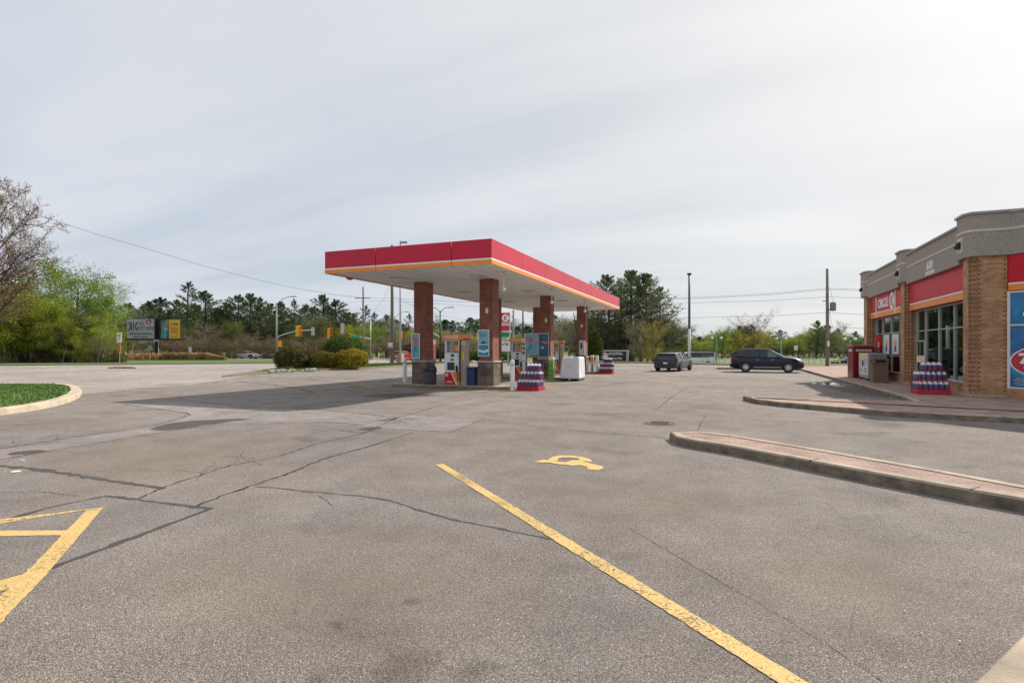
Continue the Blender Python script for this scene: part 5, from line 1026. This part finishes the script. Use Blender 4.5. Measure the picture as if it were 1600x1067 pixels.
for (a, bq, c, lab) in ((464.5, 450.5, 452, 'topmost'), (466, 452.5, 454, 'second highest'), (472.8, 464, 465.5, 'third highest'), (496, 488.5, 491, 'fourth highest')):
    wire('overhead_wire', pw([(960, a + 4, 70), (1040, a + 1.5, 66), (1100, a, 62), (1200, (a + bq) / 2 + 1.5, 57), (1292, bq, 52), (1340, c, 50), (1420, c + 6, 47)]), lab + ' of the wires meeting the tall grey utility pole at the right')
wire('overhead_wire', pw([(1292, 511, 52), (1345, 513, 50), (1420, 516, 48)]), 'lowest wire running right from the tall grey utility pole')
# ------------------------------------------------------------------ vegetation
BARK = mat('bark', (.10, .075, .055), .95, .3, 4); BARKD = mat('bark_dark', (.05, .038, .03), .95, .3, 4); BIRCH = mat('birch_bark', (.30, .27, .23), .9, .35, 3)
def leafm(name, col, tr=.5): return mat(name, col, .75, .38, .55, trans=tr, objrand=.16, spec=.15)
LPINE = leafm('leaf_pine', (.08, .115, .045), .3); LPIN2 = leafm('leaf_pine_light', (.13, .155, .065), .3); LYG = leafm('leaf_yellow_green', (.27, .32, .04)); LGR = leafm('leaf_fresh_green', (.19, .29, .045))
LOL = leafm('leaf_olive', (.14, .15, .045)); LBUD = leafm('leaf_bud_red', (.30, .14, .06), .25); LYEL = leafm('leaf_yellow', (.42, .32, .035)); LBR = leafm('twig_brown', (.22, .165, .115), .15); LTAN = leafm('reed_tan', (.42, .27, .15), .3); LDG = leafm('leaf_dark_green', (.045, .08, .018), .2)
LPAL = leafm('leaf_pale_blossom', (.34, .30, .20), .3)
def lq(b, p, s, rnd, flat=0.0, asp=.6):
    a = Vector((rnd.gauss(0, 1), rnd.gauss(0, 1), rnd.gauss(0, 1) * (1 - flat))); a.normalize()
    c = a.cross(Vector((rnd.gauss(0, 1), rnd.gauss(0, 1), rnd.gauss(0, 1) + flat * 2))).normalized()
    a = a * s * rnd.uniform(.6, 1.25); c = c * s * asp * rnd.uniform(.6, 1.25)
    v = b.bm.verts.new; b.bm.faces.new([v(p - a * .5), v(p + c * .5), v(p + a * .5), v(p - c * .5)])
def limb(b, p, d, L, r, rnd, n=4, wob=.12, up=0.0, sides=5):
    pts = [p.copy()]; rad = [r]; q = p.copy(); d = d.normalized()
    for i in range(n):
        d = (d + Vector((rnd.gauss(0, wob), rnd.gauss(0, wob), rnd.gauss(0, wob) + up))).normalized(); q = q + d * L / n; pts.append(q.copy()); rad.append(r * (1 - .72 * (i + 1) / n))
    b.tube(pts, rad, sides, cap=False); return pts, d, rad
def tree_leafy(seed, H=10, W=3.2, bole=.25, nleaf=6000, ls=.28, dens=.8, twig=0.0, leafclump=.55, multi=1, tr=.022, upb=.02):
    """broadleaf tree: returns (wood mesh builder, leaf builder)"""
    rnd = random.Random(seed); w = M(); l = M(); l.norecalc = True; w.norecalc = True; tips = []
    for s in range(multi):
        p0 = Vector((rnd.uniform(-.3, .3) * (multi > 1), rnd.uniform(-.3, .3) * (multi > 1), -.1)); lean = Vector((rnd.gauss(0, .05 + .08 * (multi > 1)), rnd.gauss(0, .05 + .08 * (multi > 1)), 1))
        pts, d, rad = limb(w, p0, lean, H * rnd.uniform(.86, .96), H * tr / (1 if multi == 1 else 1.5), rnd, 8, .05, .01, 7)
        nb = int(22 / multi) + 3
        for i in range(nb):
            f = bole + (1 - bole) * (i / nb) ** .9; k = f * 8; j = min(7, int(k)); p = pts[j].lerp(pts[j + 1], k - j)
            a = i * 2.4 + rnd.uniform(-.5, .5); prof = math.sin(math.pi * min(1, (f - bole * .6) / (1.12 - bole * .6))) ** .6
            el = .25 + .9 * f; L = W * prof * rnd.uniform(.75, 1.15) / math.cos(min(1.0, el * .8))
            bp, bd, br = limb(w, p, Vector((math.cos(a), math.sin(a), math.tan(el * .75))), L, H * tr * .34 * (1.1 - f), rnd, 4, .13, upb, 4)
            for m_ in range(5):
                q = bp[1 + m_ % 4].lerp(bp[min(4, 2 + m_ % 4)], rnd.random()); dd = (bd + Vector((rnd.gauss(0, .6), rnd.gauss(0, .6), rnd.gauss(.15, .45)))).normalized()
                tp, td, _ = limb(w, q, dd, L * rnd.uniform(.28, .5), H * tr * .11, rnd, 2, .2, upb, 3)
                tips += [tp[1], tp[2]]
                for k2 in range(int(twig)):
                    t2, _, _ = limb(w, tp[1 + k2 % 2], (td + Vector((rnd.gauss(0, .6), rnd.gauss(0, .6), rnd.gauss(0, .5)))), L * rnd.uniform(.1, .25), H * .0022, rnd, 2, .2, 0, 3); tips.append(t2[2])
    sel = [t for t in tips if rnd.random() < dens] or tips; per = max(1, int(nleaf / len(sel)))
    for t in sel:
        n = int(per * rnd.uniform(.4, 1.6)); cl = leafclump * rnd.uniform(.6, 1.3)
        for i in range(n): lq(l, t + Vector((rnd.gauss(0, cl), rnd.gauss(0, cl), rnd.gauss(0, cl * .8))), ls, rnd)
    return w, l
def tree_pine(seed, H=13, W=3.2, bole=.25, ragged=.3, ls=.42, per=26, nb=46):
    """white pine: ragged flat plates of needles on upswept limbs"""
    rnd = random.Random(seed); w = M(); l = M(); l.norecalc = True; w.norecalc = True
    pts, d, rad = limb(w, Vector((0, 0, -.1)), Vector((rnd.gauss(0, .02), rnd.gauss(0, .02), 1)), H * .97, H * .018, rnd, 8, .02, .01, 7)
    for i in range(nb):
        f = bole + (1 - bole) * (i + rnd.random()) / nb; k = f * 8; j = min(7, int(k)); p = pts[j].lerp(pts[j + 1], k - j); a = i * 2.4 + rnd.uniform(-.6, .6)
        env = min(1, (1.02 - f) / (.62)) ** .75 * min(1, .45 + (f - bole) * 3); L = W * env * rnd.uniform(1 - ragged, 1 + ragged * .7)
        if rnd.random() < ragged * .25: continue
        el = -.05 + .55 * f + rnd.uniform(-.1, .15); bp, bd, _ = limb(w, p, Vector((math.cos(a), math.sin(a), el)), L, H * .0055 * (1.2 - f), rnd, 4, .07, .05, 4)
        side = Vector((-math.sin(a), math.cos(a), 0))
        for s in range(6):
            t = .35 + .65 * s / 5; k = t * 4; jj = min(3, int(k)); c = bp[jj].lerp(bp[jj + 1], k - jj); wd = L * .32 * (1.15 - t * .75)
            for n in range(per // 6 + 4):
                q = c + side * rnd.gauss(0, wd * .6) + Vector((math.cos(a), math.sin(a), 0)) * rnd.gauss(0, wd * .45) + Vector((0, 0, rnd.gauss(.08, .11) + .02 * L)); lq(l, q, ls * rnd.uniform(.7, 1.2), rnd, .55, .45)
    for n in range(60): lq(l, pts[8] + Vector((rnd.gauss(0, .22), rnd.gauss(0, .22), rnd.uniform(-1.0, .35))), ls * .8, rnd, .2, .4)
    return w, l
VAR = {}
def variant(key, fn, wm, lm, wname='trunk', lname='crown'):
    w, l = fn(); VAR[key] = (w.mesh(wname, wm, False), l.mesh(lname, lm, False), key)
def H_of(me): return max(v.co.z for v in me.vertices)
def plant(key, px_, Z, top, label, cat='tree', group=None, ws=1.0, name='tree', base=None, seed=0, wood=None, leaf=None):
    wme, lme, _ = VAR[key]
    if key not in HC: HC[key] = max(H_of(lme), H_of(wme))
    p = gnd(px_, Z)
    if base is not None: p.z = base
    s = (zy(top, Z) - p.z) / HC[key]; t = thing(name, label, cat, p, random.Random(px_ * 7 + Z + seed).uniform(0, 6.28), group); t.scale = (s * ws, s * ws, s)
    a = link('trunk', wme, t); b = link('crown', lme, t)
    if leaf:
        b.material_slots[0].link = 'OBJECT'; b.material_slots[0].material = leaf
    if wood: a.material_slots[0].link = 'OBJECT'; a.material_slots[0].material = wood
    return t
HC = {}
for i in range(3): variant('pine%d' % i, lambda i=i: tree_pine(11 + i, 13, 4.3 + .5 * i, .14, .3, .36, 64, 66), BARKD, LPINE)
variant('pineold', lambda: tree_pine(31, 15, 4.4, .30, .5, .38, 44, 38), BARKD, LPINE)
variant('pinebig', lambda: tree_pine(37, 15, 6.6, .20, .3, .36, 84, 96), BARKD, LPIN2)
variant('pinewide', lambda: tree_pine(40, 13, 4.6, .15, .3, .34, 44, 64), BARKD, LPIN2)
for i in range(3): variant('leafy%d' % i, lambda i=i: tree_leafy(51 + i, 10, 2.8 + .3 * i, .22, 8000, .24, .85, 0, .5), BARK, LYG)
for i in range(2): variant('airy%d' % i, lambda i=i: tree_leafy(61 + i, 12, 3.0, .3, 4200, .20, .7, 1, .35, tr=.016), BIRCH, LGR)
variant('thicket0', lambda: tree_leafy(71, 6, 2.6, .08, 5000, .20, .9, 1, .4, multi=4, tr=.014), BARK, LBR)
variant('thicket1', lambda: tree_leafy(72, 6, 2.4, .05, 3600, .18, .9, 2, .35, multi=5, tr=.012), BARK, LBR)
variant('budding', lambda: tree_leafy(81, 8, 4.3, .16, 9000, .15, .9, 6, .26, tr=.024, upb=.04), BARK, LPAL)
variant('yellowbud', lambda: tree_leafy(82, 8, 3.6, .18, 7500, .17, .85, 2, .35, tr=.02), BARK, LYEL)
# large budding maple leaning in from the left edge
def maple():
    rnd = random.Random(8); w = M(); l = M(); w.norecalc = l.norecalc = True; Hh = 15.2
    pts, d, rad = limb(w, Vector((0, 0, -.1)), Vector((0, 0, 1)), Hh * .9, .32, rnd, 10, .04, 0, 9)
    def rec(p, d, L, r, dep):
        n = 5 if dep < 2 else 3; bp, bd, br = limb(w, p, d, L, max(r, .014), rnd, n, .13, .03 if dep < 2 else .0, 6 if dep == 0 else 4 if dep == 1 else 3)
        if dep == 3:
            for q in bp[1:]:
                for k in range(1 if rnd.random() < .6 else 0): lq(l, q + Vector((rnd.gauss(0, .08), rnd.gauss(0, .08), rnd.gauss(0, .08))), .13, rnd)
            return
        m = (9, 7, 5)[dep]
        for i in range(m):
            t = .22 + .78 * (i + rnd.random() * .6) / m; k = min(n - .01, t * n); j = int(k); q = bp[j].lerp(bp[j + 1], k - j)
            side = bd.cross(Vector((rnd.gauss(0, 1), rnd.gauss(0, 1), rnd.gauss(0, 1)))).normalized()
            rec(q, (bd * .75 + side * .7 + Vector((0, 0, .1))).normalized(), L * rnd.uniform(.36, .52) * (1.15 - t * .4), br[min(j, n - 1)] * .5, dep + 1)
    for i in range(26):
        f = .14 + .8 * i / 26; k = f * 10; j = int(k); p = pts[j].lerp(pts[min(10, j + 1)], k - j); a = i * 2.4
        rec(p, Vector((math.cos(a), math.sin(a), .25 + f * .9)), 8.6 * (1.08 - f) ** .5 * rnd.uniform(.85, 1.1), .13 * (1.15 - f), 0)
    t = thing('maple_tree', 'large budding tree with bare reddish branches reaching in from the left edge', 'tree', aZ(-70, 45, 0)); part('trunk', w, BARKD, t); part('crown', l, LBUD, t)
maple()
# left wood
g = 'young green trees of the wood at the left'
for (x, Z, top, key, leaf, ws, lab) in [
    (18, 74, 418, 'leafy0', LYG, 1.1, 'yellow-green tree behind the bare branches at the far left edge'), (48, 72, 432, 'leafy1', LYG, 1.05, 'rounded yellow-green tree of the left wood, second from the edge'),
    (78, 78, 404, 'airy0', LGR, 1.0, 'tall thin tree with pale green leaves in the left wood'), (104, 74, 398, 'airy1', LGR, 1.15, 'tallest airy green tree in the left wood'), (128, 73, 404, 'leafy2', LGR, .85, 'fresh green tree right of the tallest one in the left wood'),
    (148, 76, 424, 'airy0', LGR, 1.1, 'airy tree near the right end of the left wood'), (162, 74, 446, 'leafy0', LGR, .75, 'small bright green tree at the right end of the left wood'), (180, 100, 440, 'airy1', LYG, .7, 'last slim tree of the left wood, above the keep right sign'),
    (60, 68, 470, 'leafy2', LYG, 1.0, 'low yellow-green tree in the middle of the left wood'), (92, 70, 462, 'leafy1', LYG, .9, 'low yellow tree under the tallest tree of the left wood'), (130, 69, 476, 'leafy0', LOL, 1.0, 'olive green tree low in the left wood'), (30, 68, 478, 'leafy1', LOL, 1.0, 'olive tree low at the far left edge'), (156, 69, 484, 'leafy2', LYG, .7, 'low bright tree near the billboard in the left wood'), (2, 70, 452, 'leafy2', LYG, 1.1, 'yellow-green tree cut by the left edge of the photo'),
    (205, 99, 470, 'airy0', LOL, .8, 'sparse olive tree rising behind the left end of the billboard'), (188, 98, 500, 'leafy1', LYG, .9, 'bright low tree just left of the billboard')]:
    plant(key, x, Z, top, lab, ws=ws, leaf=leaf, name='broadleaf_tree')
for i, x in enumerate((8, 20, 35, 47, 75, 77, 97, 112, 140, 152)):
    b = M(); rnd = random.Random(i + 90); pts, d, r = limb(b, Vector((0, 0, 0)), Vector((rnd.gauss(.1, .16), rnd.gauss(0, .1), 1)), rnd.uniform(5, 8), .055, rnd, 5, .07, 0, 6)
    for k in range(5): limb(b, pts[2 + k % 3], Vector((rnd.gauss(0, 1), rnd.gauss(0, 1), 1)), 1.4, .025, rnd, 3, .2, 0, 4)
    o = part('birch_tree', b, BIRCH); o.location = gnd(x, 66.5 + (i % 3)); tag(o, 'bare pale slender trunk standing in front of the left wood', 'tree', 'slender pale trunks along the front of the left wood')
for x, Z, top, key, lab in ((-14, 64, 440, 'leafy0', 'yellow-green tree partly under the bare branches at the very edge'), (28, 66, 448, 'leafy2', 'bright tree under the bare branches, second from the edge'), (58, 67, 452, 'leafy0', 'bright green tree under the tip of the bare branches'), (96, 67, 486, 'leafy2', 'bright low tree in front of the slender pale trunks'), (140, 68, 500, 'leafy1', 'bright low bushy tree left of the keep right sign')): plant(key, x, Z, top, lab, ws=1.15, leaf=LYG, name='broadleaf_tree')
# pines behind the road
g = 'dark pines beyond the cross street'
PIN = [(233, 118, 468, 'pine0', 1.0, 'small dark pine showing above the left half of the billboard'), (252, 122, 463, 'pine1', 1.1, 'dark pine rising above the black gap of the billboard'), (275, 125, 466, 'pine2', .9, 'dark pine just left of the tall ragged pine'), (291, 118, 438, 'pineold', .9, 'tallest ragged pine right of the billboard'),
    (318, 116, 453, 'pine1', 1.0, 'full pine right of the tall ragged pine'), (304, 124, 472, 'pine2', 1.0, 'lower pine between the ragged pine and the full pine'), (338, 128, 480, 'pine0', .9, 'low pine in the gap right of the full pine'), (355, 117, 470, 'pine0', 1.0, 'pine at the left side of the broad pine group'), (372, 116, 459, 'pine2', 1.05, 'dark pine in the broad group, second from its left'), (388, 114, 457, 'pine1', 1.05, 'central pine of the broad group left of the street lamp'),
    (405, 116, 463, 'pinewide', .7, 'broad lighter pine left of the street lamp'), (422, 122, 472, 'pine0', .9, 'pine directly behind the street lamp arm'), (440, 122, 470, 'pine1', .8, 'pine just right of the street lamp'), (457, 118, 467, 'pineold', .75, 'ragged pine under the tip of the lamp arm'), (475, 124, 478, 'pine2', .8, 'small pine right of the ragged one under the lamp arm'),
    (502, 112, 459, 'pine1', .95, 'full dark pine above the clipped hedges'), (525, 112, 466, 'pine2', 1.0, 'spreading pine right of the full one above the hedges'), (545, 124, 486, 'pine0', .9, 'low pine left of the thin brown pole'), (568, 116, 476, 'pineold', .8, 'scraggly pine behind the thin brown pole'), (588, 118, 487, 'pineold', .9, 'ragged pine right of the thin brown pole'), (605, 122, 490, 'pine2', .7, 'pine partly hidden by the thick pole'), (637, 128, 489, 'pineold', .7, 'ragged pine between the lot lamp and the left column')]
for x, Z, top, key, ws, lab in PIN: plant(key, x, Z, top, lab, ws=ws * 1.22, name='pine_tree')
for i, x in enumerate(range(222, 560, 15)): plant('pinewide' if i % 3 else 'pine1', x, 134 + (i * 7) % 9, 474 + (i * 37) % 17, 'full pine filling the gaps behind the front row of pines', 'tree', 'second row of pines beyond the cross street', 1.0, 'pine_tree', leaf=LPINE, seed=i)
# mixed trees and thicket of the middle
MIX = [(500, 104, 489, 'leafy0', LOL, 1.1, 'olive leafy tree above the left hedge'), (470, 104, 516, 'leafy1', LOL, 1.1, 'low olive tree behind the left signal arm'), (555, 102, 500, 'leafy2', LYG, 1.1, 'yellow-green tree above the clipped hedges'), (540, 108, 506, 'leafy0', LYEL, .8, 'yellow budding tree behind the small traffic light'), (590, 106, 500, 'leafy1', LGR, 1.0, 'fresh green tree left of the thick pole'), (575, 112, 506, 'leafy0', LYG, 1.0, 'yellow-green tree behind the slim mast'),
    (608, 108, 498, 'airy1', LPAL, 1.1, 'pale budding tree behind the thick pole'), (636, 104, 512, 'leafy2', LYG, 1.1, 'bright yellow-green tree left of the front left column'), (645, 108, 508, 'leafy0', LYG, 1.0, 'bright tree half hidden by the front left column'), (682, 106, 507, 'leafy1', LGR, 1.1, 'green tree just right of the front left column'), (704, 108, 512, 'airy0', LPAL, 1.2, 'pale blossoming tree above the nearest pump'), (716, 104, 518, 'leafy2', LOL, 1.1, 'olive tree behind the nearest pump'), (738, 106, 520, 'leafy0', LYG, 1.1, 'yellow-green tree left of the front right column'), (728, 112, 514, 'airy1', LPAL, 1.0, 'pale tree behind the nearest pump header'),
    (812, 108, 514, 'leafy1', LYG, 1.0, 'yellow-green tree above the middle pump'), (828, 108, 522, 'leafy2', LOL, 1.0, 'olive tree right of the middle pump'), (874, 92, 489, 'airy0', LPAL, 1.1, 'pale airy tree right of the middle right column'), (888, 90, 487, 'airy1', LPAL, 1.0, 'taller pale airy tree above the farthest pump'), (898, 94, 492, 'airy0', LOL, 1.0, 'thin olive tree left of the last column'), (868, 96, 508, 'leafy0', LOL, 1.1, 'olive tree behind the farthest pump'),
    (425, 104, 520, 'leafy1', LBR, 1.1, 'brown budding tree behind the street lamp post'), (360, 102, 497, 'leafy0', LOL, 1.0, 'olive budding tree in front of the broad pine group'), (322, 104, 500, 'airy1', LBR, 1.2, 'grey-brown bare tree below the full pine'), (285, 104, 502, 'leafy2', LOL, .9, 'olive tree just right of the billboard'), (385, 104, 515, 'leafy2', LBR, 1.0, 'brown bare tree above the white hatchback'), (340, 102, 508, 'thicket0', LBR, 1.1, 'brown bare thicket tree above the dry reeds'), (1128, 150, 508, 'leafy0', LGR, 1.0, 'green tree behind the first globe lamp')]
for x, Z, top, key, leaf, ws, lab in MIX: plant(key, x, Z, top, lab, ws=ws, leaf=leaf, name='broadleaf_tree')
rnd = random.Random(21)
for x in range(212, 760, 13):
    plant('thicket%d' % (x % 2), x + rnd.uniform(-4, 4), rnd.uniform(97, 103), rnd.uniform(517, 531), 'bare brown thicket shrub under the trees beyond the cross street', 'shrub', 'bare thicket under the trees beyond the cross street', 1.25, 'thicket_shrub', leaf=(LBR, LBR, LOL)[x % 3], seed=x)
for x in range(-6, 180, 11):
    plant('thicket%d' % (x % 2), x + rnd.uniform(-4, 4), rnd.uniform(66, 71), rnd.uniform(508, 532), 'brown and green thicket shrub at the foot of the left wood', 'shrub', 'thicket at the foot of the left wood', 1.0, 'thicket_shrub', leaf=(LBR, LOL, LYG, LOL)[x % 4], seed=x)
# big pine clump right of the canopy
BIG = [(956, 88, 428, 'pinebig', .85, 'big pine at the left of the clump beyond the canopy'), (985, 90, 419, 'pinebig', .95, 'tallest broad pine of the clump beyond the canopy'), (1012, 89, 424, 'pinebig', .85, 'big pine at the right of the clump'), (1032, 92, 446, 'pinewide', .95, 'pine with long low limbs at the right end of the clump'), (935, 92, 452, 'pinewide', .8, 'lower pine just past the canopy corner'), (970, 96, 446, 'pinewide', .9, 'shaded pine filling the middle of the clump'), (1000, 97, 446, 'pinewide', .9, 'shaded pine in the right half of the clump'), (922, 96, 470, 'pinewide', .8, 'low pine above the last canopy column')]
for x, Z, top, key, ws, lab in BIG: plant(key, x, Z, top, lab, ws=ws, name='pine_tree')
for x in (905, 917, 930, 943, 951, 962, 975, 988, 1003, 1020):
    b = M(); limb(b, Vector((0, 0, -.1)), Vector((rnd.gauss(0, .03), 0, 1)), 8, .17, rnd, 5, .03, 0, 7); o = part('bare_tree', b, BARKD); o.location = gnd(x, 86 + rnd.uniform(-1, 4)); tag(o, 'straight dark trunk under the big pine clump', 'tree', 'straight dark trunks under the big pine clump')
for x in range(900, 1062, 10): plant('leafy%d' % (x // 10 % 3), x, 100 + rnd.uniform(0, 4), rnd.uniform(492, 512), 'dark green tree filling the shade behind the pine clump', 'tree', 'dark trees behind the pine clump', 1.4, 'broadleaf_tree', leaf=LDG, seed=x)
for x in range(905, 1100, 12): plant('thicket%d' % (x % 2), x, 84 + rnd.uniform(0, 3), rnd.uniform(535, 548), 'low brown shrub under the pine clump', 'shrub', 'low shrubs under the pine clump', 1.3, 'thicket_shrub', leaf=(LBR, LDG, LOL)[x % 3], seed=x)
plant('budding', 995, 76, 484, 'budding tree with fine pale twigs in front of the pine clump', ws=.62, leaf=LPAL, name='budding_tree')
plant('yellowbud', 1020, 74, 492, 'tree with yellow young leaves in front of the pine clump', ws=.78, leaf=mat('leaf_yellow_soft', (.36, .30, .07), .75, .35, .6, trans=.3), name='budding_tree')
plant('airy0', 1048, 100, 488, 'sparse pale tree at the right foot of the pine clump', ws=1.1, leaf=LPAL, name='broadleaf_tree')
plant('budding', 1174, 80, 477, 'spreading budding tree with bare crown standing behind the navy suv', ws=.98, leaf=leafm('leaf_bud_brown', (.16, .12, .06), .2), name='budding_tree')
plant('yellowbud', 1176, 81, 512, 'low yellow-leaved tree directly behind the navy suv', ws=1.5, leaf=LYEL, name='budding_tree')
# far tree line across the park
for i, x in enumerate(range(1040, 1420, 9)):
    Z = rnd.uniform(165, 200); top = 522 - 8 * math.sin(x * .05) + rnd.uniform(-8, 5) - (4 if 1090 < x < 1300 else 0); r = rnd.random()
    if r < .2: plant('pine%d' % (i % 3), x, Z, top - 6, 'dark pine in the far tree line across the park', 'tree', 'dark pines of the far tree line', 1.2, 'pine_tree', seed=i)
    else: plant('leafy%d' % (i % 3), x, Z, top, 'light green tree in the far tree line across the park', 'tree', 'green trees of the far tree line', 1.35, 'broadleaf_tree', leaf=(LGR, LYG, LOL, LYG)[i % 4], seed=i)
for i, x in enumerate(range(1036, 1420, 12)): plant('leafy%d' % (i % 3), x, 205 + rnd.uniform(0, 15), rnd.uniform(518, 527), 'dark tree at the back of the far tree line', 'tree', 'dark trees at the back of the far tree line', 1.7, 'broadleaf_tree', leaf=LDG, seed=i)
for i, x in enumerate(range(1040, 1420, 8)): plant('thicket%d' % (i % 2), x, 162 + rnd.uniform(0, 6), rnd.uniform(538, 545), 'dark undergrowth shrub below the far tree line', 'shrub', 'undergrowth below the far tree line', 1.7, 'thicket_shrub', leaf=(LDG, LBR, LDG)[i % 3], seed=i)
plant('pine1', 1276, 150, 500, 'dark layered pine standing left of the tall grey utility pole', ws=1.0, name='pine_tree'); plant('airy1', 1318, 120, 498, 'thin bare tree right of the tall grey utility pole', ws=.7, leaf=LBR, name='bare_tree')
for i, x in enumerate(range(-60, 1000, 13)): plant('pine%d' % (i % 3) if i % 3 else 'leafy1', x, rnd.uniform(150, 175), rnd.uniform(490, 512) if x > 210 else rnd.uniform(470, 500), 'distant dark tree glimpsed between the nearer trees', 'tree', 'distant trees behind the roadside trees', 1.5, 'background_tree', leaf=LDG, seed=i)
# clipped hedges
def hedge(lumps, label, leaf, n, s, seed, name='hedge', wood=BARK):
    rnd = random.Random(seed); o0 = Vector(lumps[0][0]); o0.z = 0; t = thing(name, label, 'hedge', (o0.x, o0.y, 0)); l = M(); l.norecalc = True; core = M()
    tot = sum(r[0] * r[2] for c, r in lumps)
    for c, r in lumps:
        c = Vector(c) - o0; m = M
        ico = bmesh.ops.create_icosphere(core.bm, subdivisions=3, radius=1)
        for v in ico['verts']: d = v.co.copy(); v.co = Vector((d.x * r[0] * .78, d.y * r[1] * .78, max(d.z, -.75) * r[2] * .78)) * (1 + .10 * noise.noise(d * 2.4 + Vector((seed, 0, 0)))) + c
        for i in range(int(n * r[0] * r[2] / tot)):
            d = Vector((rnd.gauss(0, 1), rnd.gauss(0, 1), rnd.gauss(0, 1))).normalized()
            if d.z < -.7: continue
            k = (rnd.uniform(.76, 1.03) + (.09 if rnd.random() < .08 else 0)) * (1 + .12 * noise.noise(d * 2.4 + Vector((seed, 0, 0))) + .16 * noise.noise(d * 6 + Vector((0, seed, 0)))); lq(l, c + Vector((d.x * r[0], d.y * r[1], d.z * r[2])) * k, s * 1.25, rnd)
    part('light_block_core', core, leaf, t); part('foliage', l, leaf, t); return t  # solid core added inside the leaves to block light, not real wood
def hl(px_, Z, y0, y1, wpx, dep=None):
    z0, z1 = zy(y1, Z), zy(y0, Z); w = wpx * Z / FP / 2; return (aZ(px_, Z, (z0 + z1) / 2), (w, dep or w, (z1 - z0) / 2))
HB = leafm('hedge_brown', (.14, .125, .045), .25); HBG = leafm('hedge_olive', (.17, .165, .035), .25); HG = leafm('hedge_green', (.095, .14, .03), .25); HY = leafm('hedge_yellow', (.36, .29, .03), .3); HG2 = leafm('hedge_right_green', (.10, .16, .03), .25)
hedge([hl(458, 46, 541, 580, 54), hl(482, 47, 543, 579, 40)], 'large brownish clipped hedge at the left end of the bed', HB, 22000, .11, 1)
hedge([hl(535, 54, 524, 572, 58), hl(548, 55, 531, 572, 48), hl(520, 54, 535, 574, 40)], 'tall rounded green hedge behind the others', HG, 18000, .13, 2)
hedge([hl(505, 46.5, 550, 578, 44)], 'olive clipped hedge second from the left of the bed', HBG, 11000, .11, 3)
hedge([hl(517, 46, 552, 576, 22)], 'small hedge with bright yellow-green tips', leafm('hedge_tip', (.24, .22, .03), .3), 5000, .11, 4)
hedge([hl(552, 46.5, 546, 575.5, 46), hl(538, 46.5, 549, 576, 30)], 'yellow and olive clipped hedge at the right end of the bed', HY, 13000, .12, 5)
for (x, w, y0, lab) in ((737, 24, 549, 'pale green round hedge right of the nearest pump'), (757, 34, 547, 'dark green round hedge behind the front right column'), (792, 40, 549, 'green round hedge below the price sign'), (820, 36, 551, 'green hedge behind the middle pump')): hedge([hl(x, 72, y0, 566, w)], lab, HG2 if w != 34 else HG, 4500, .17, x)
for x in (590, 655, 668, 700, 715): hedge([hl(x, 88, 540, 563, 34)], 'dark brown rounded shrub mass across the side road, around pixel column %d' % x, HB, 3500, .2, x) if False else None
hedge([hl(650, 90, 537, 565, 60), hl(690, 92, 538, 565, 60), hl(715, 92, 540, 565, 40)], 'dark brown bare hedge mass behind the front left column', leafm('hedge_bare', (.065, .045, .035), .1), 9000, .22, 77)
hedge([hl(929, 64, 521, 570, 24), hl(929, 64, 516, 548, 14)], 'upright bushy evergreen shrub left of the black banner board', leafm('cedar', (.085, .10, .02), .2), 9000, .16, 9, 'cedar_shrub')
for q, (x, y) in enumerate(((1262, 558), (1283, 560), (1303, 558), (1210, 560))): pass
# reeds and rough grass
def reeds():
    rnd = random.Random(2); b = M(); b.norecalc = True
    for i in range(15000):
        x = rnd.uniform(255, 350) if rnd.random() < .85 else rnd.uniform(195, 355); Z = rnd.uniform(82, 90); p = gnd(x, Z); h = (zy(549.5, 88)) * rnd.uniform(.55, 1.05) * (1 - max(0, (x - 325)) / 60); w = .035; a = rnd.uniform(0, 3)
        b.quad((p.x - w, p.y, p.z), (p.x + w, p.y, p.z), (p.x + w * .5 + rnd.gauss(0, .12), p.y + rnd.gauss(0, .1), p.z + h), (p.x - w * .5 + rnd.gauss(0, .12), p.y, p.z + h))
    o = part('dry_reeds', b, LTAN); tag(o, 'pinkish tan dry reeds beside the billboard post', 'reeds', kind='stuff')
    b = M(); b.norecalc = True
    for i in range(26000):
        x = rnd.uniform(-30, 250); Z = rnd.uniform(67.5, 74) if x < 195 else rnd.uniform(92, 94); p = gnd(x, Z); h = rnd.uniform(.2, 1.25) ** 1.8 * (.5 + 1.3 * noise.noise(Vector((x * .09, Z * .3, 0))) + .3); w = .03
        b.quad((p.x - w, p.y, p.z), (p.x + w, p.y, p.z), (p.x + rnd.gauss(0, .15), p.y + rnd.gauss(0, .1), p.z + abs(h)), (p.x - w * .5 + rnd.gauss(0, .1), p.y, p.z + abs(h)))
    o = part('rough_grass', b, mat('rough_grass', (.22, .20, .09), .9, .55, .25, trans=.2)); tag(o, 'rough brown and green undergrowth along the far side of the road', 'undergrowth', kind='stuff')
    b = M(); b.norecalc = True
    def inq(p, P):
        ins = False; j = len(P) - 1
        for k in range(len(P)):
            if (P[k].y > p.y) != (P[j].y > p.y) and p.x < (P[j].x - P[k].x) * (p.y - P[k].y) / (P[j].y - P[k].y) + P[k].x: ins = not ins
            j = k
        return ins
    BI = inset(BED, .2)
    for i in range(30000):
        p = C(rnd.uniform(-21, -6), rnd.uniform(40, 70))
        if not inq(p, BI): continue
        w = .04; h = rnd.uniform(.05, .16); b.quad((p.x - w, p.y, .12), (p.x + w, p.y, .12), (p.x + rnd.gauss(0, .05), p.y + rnd.gauss(0, .04), .12 + h))
    o = part('grass', b, MATS['grass_blade']); tag(o, 'bright grass between the hedges and the lot kerb', 'grass', kind='stuff')
reeds()
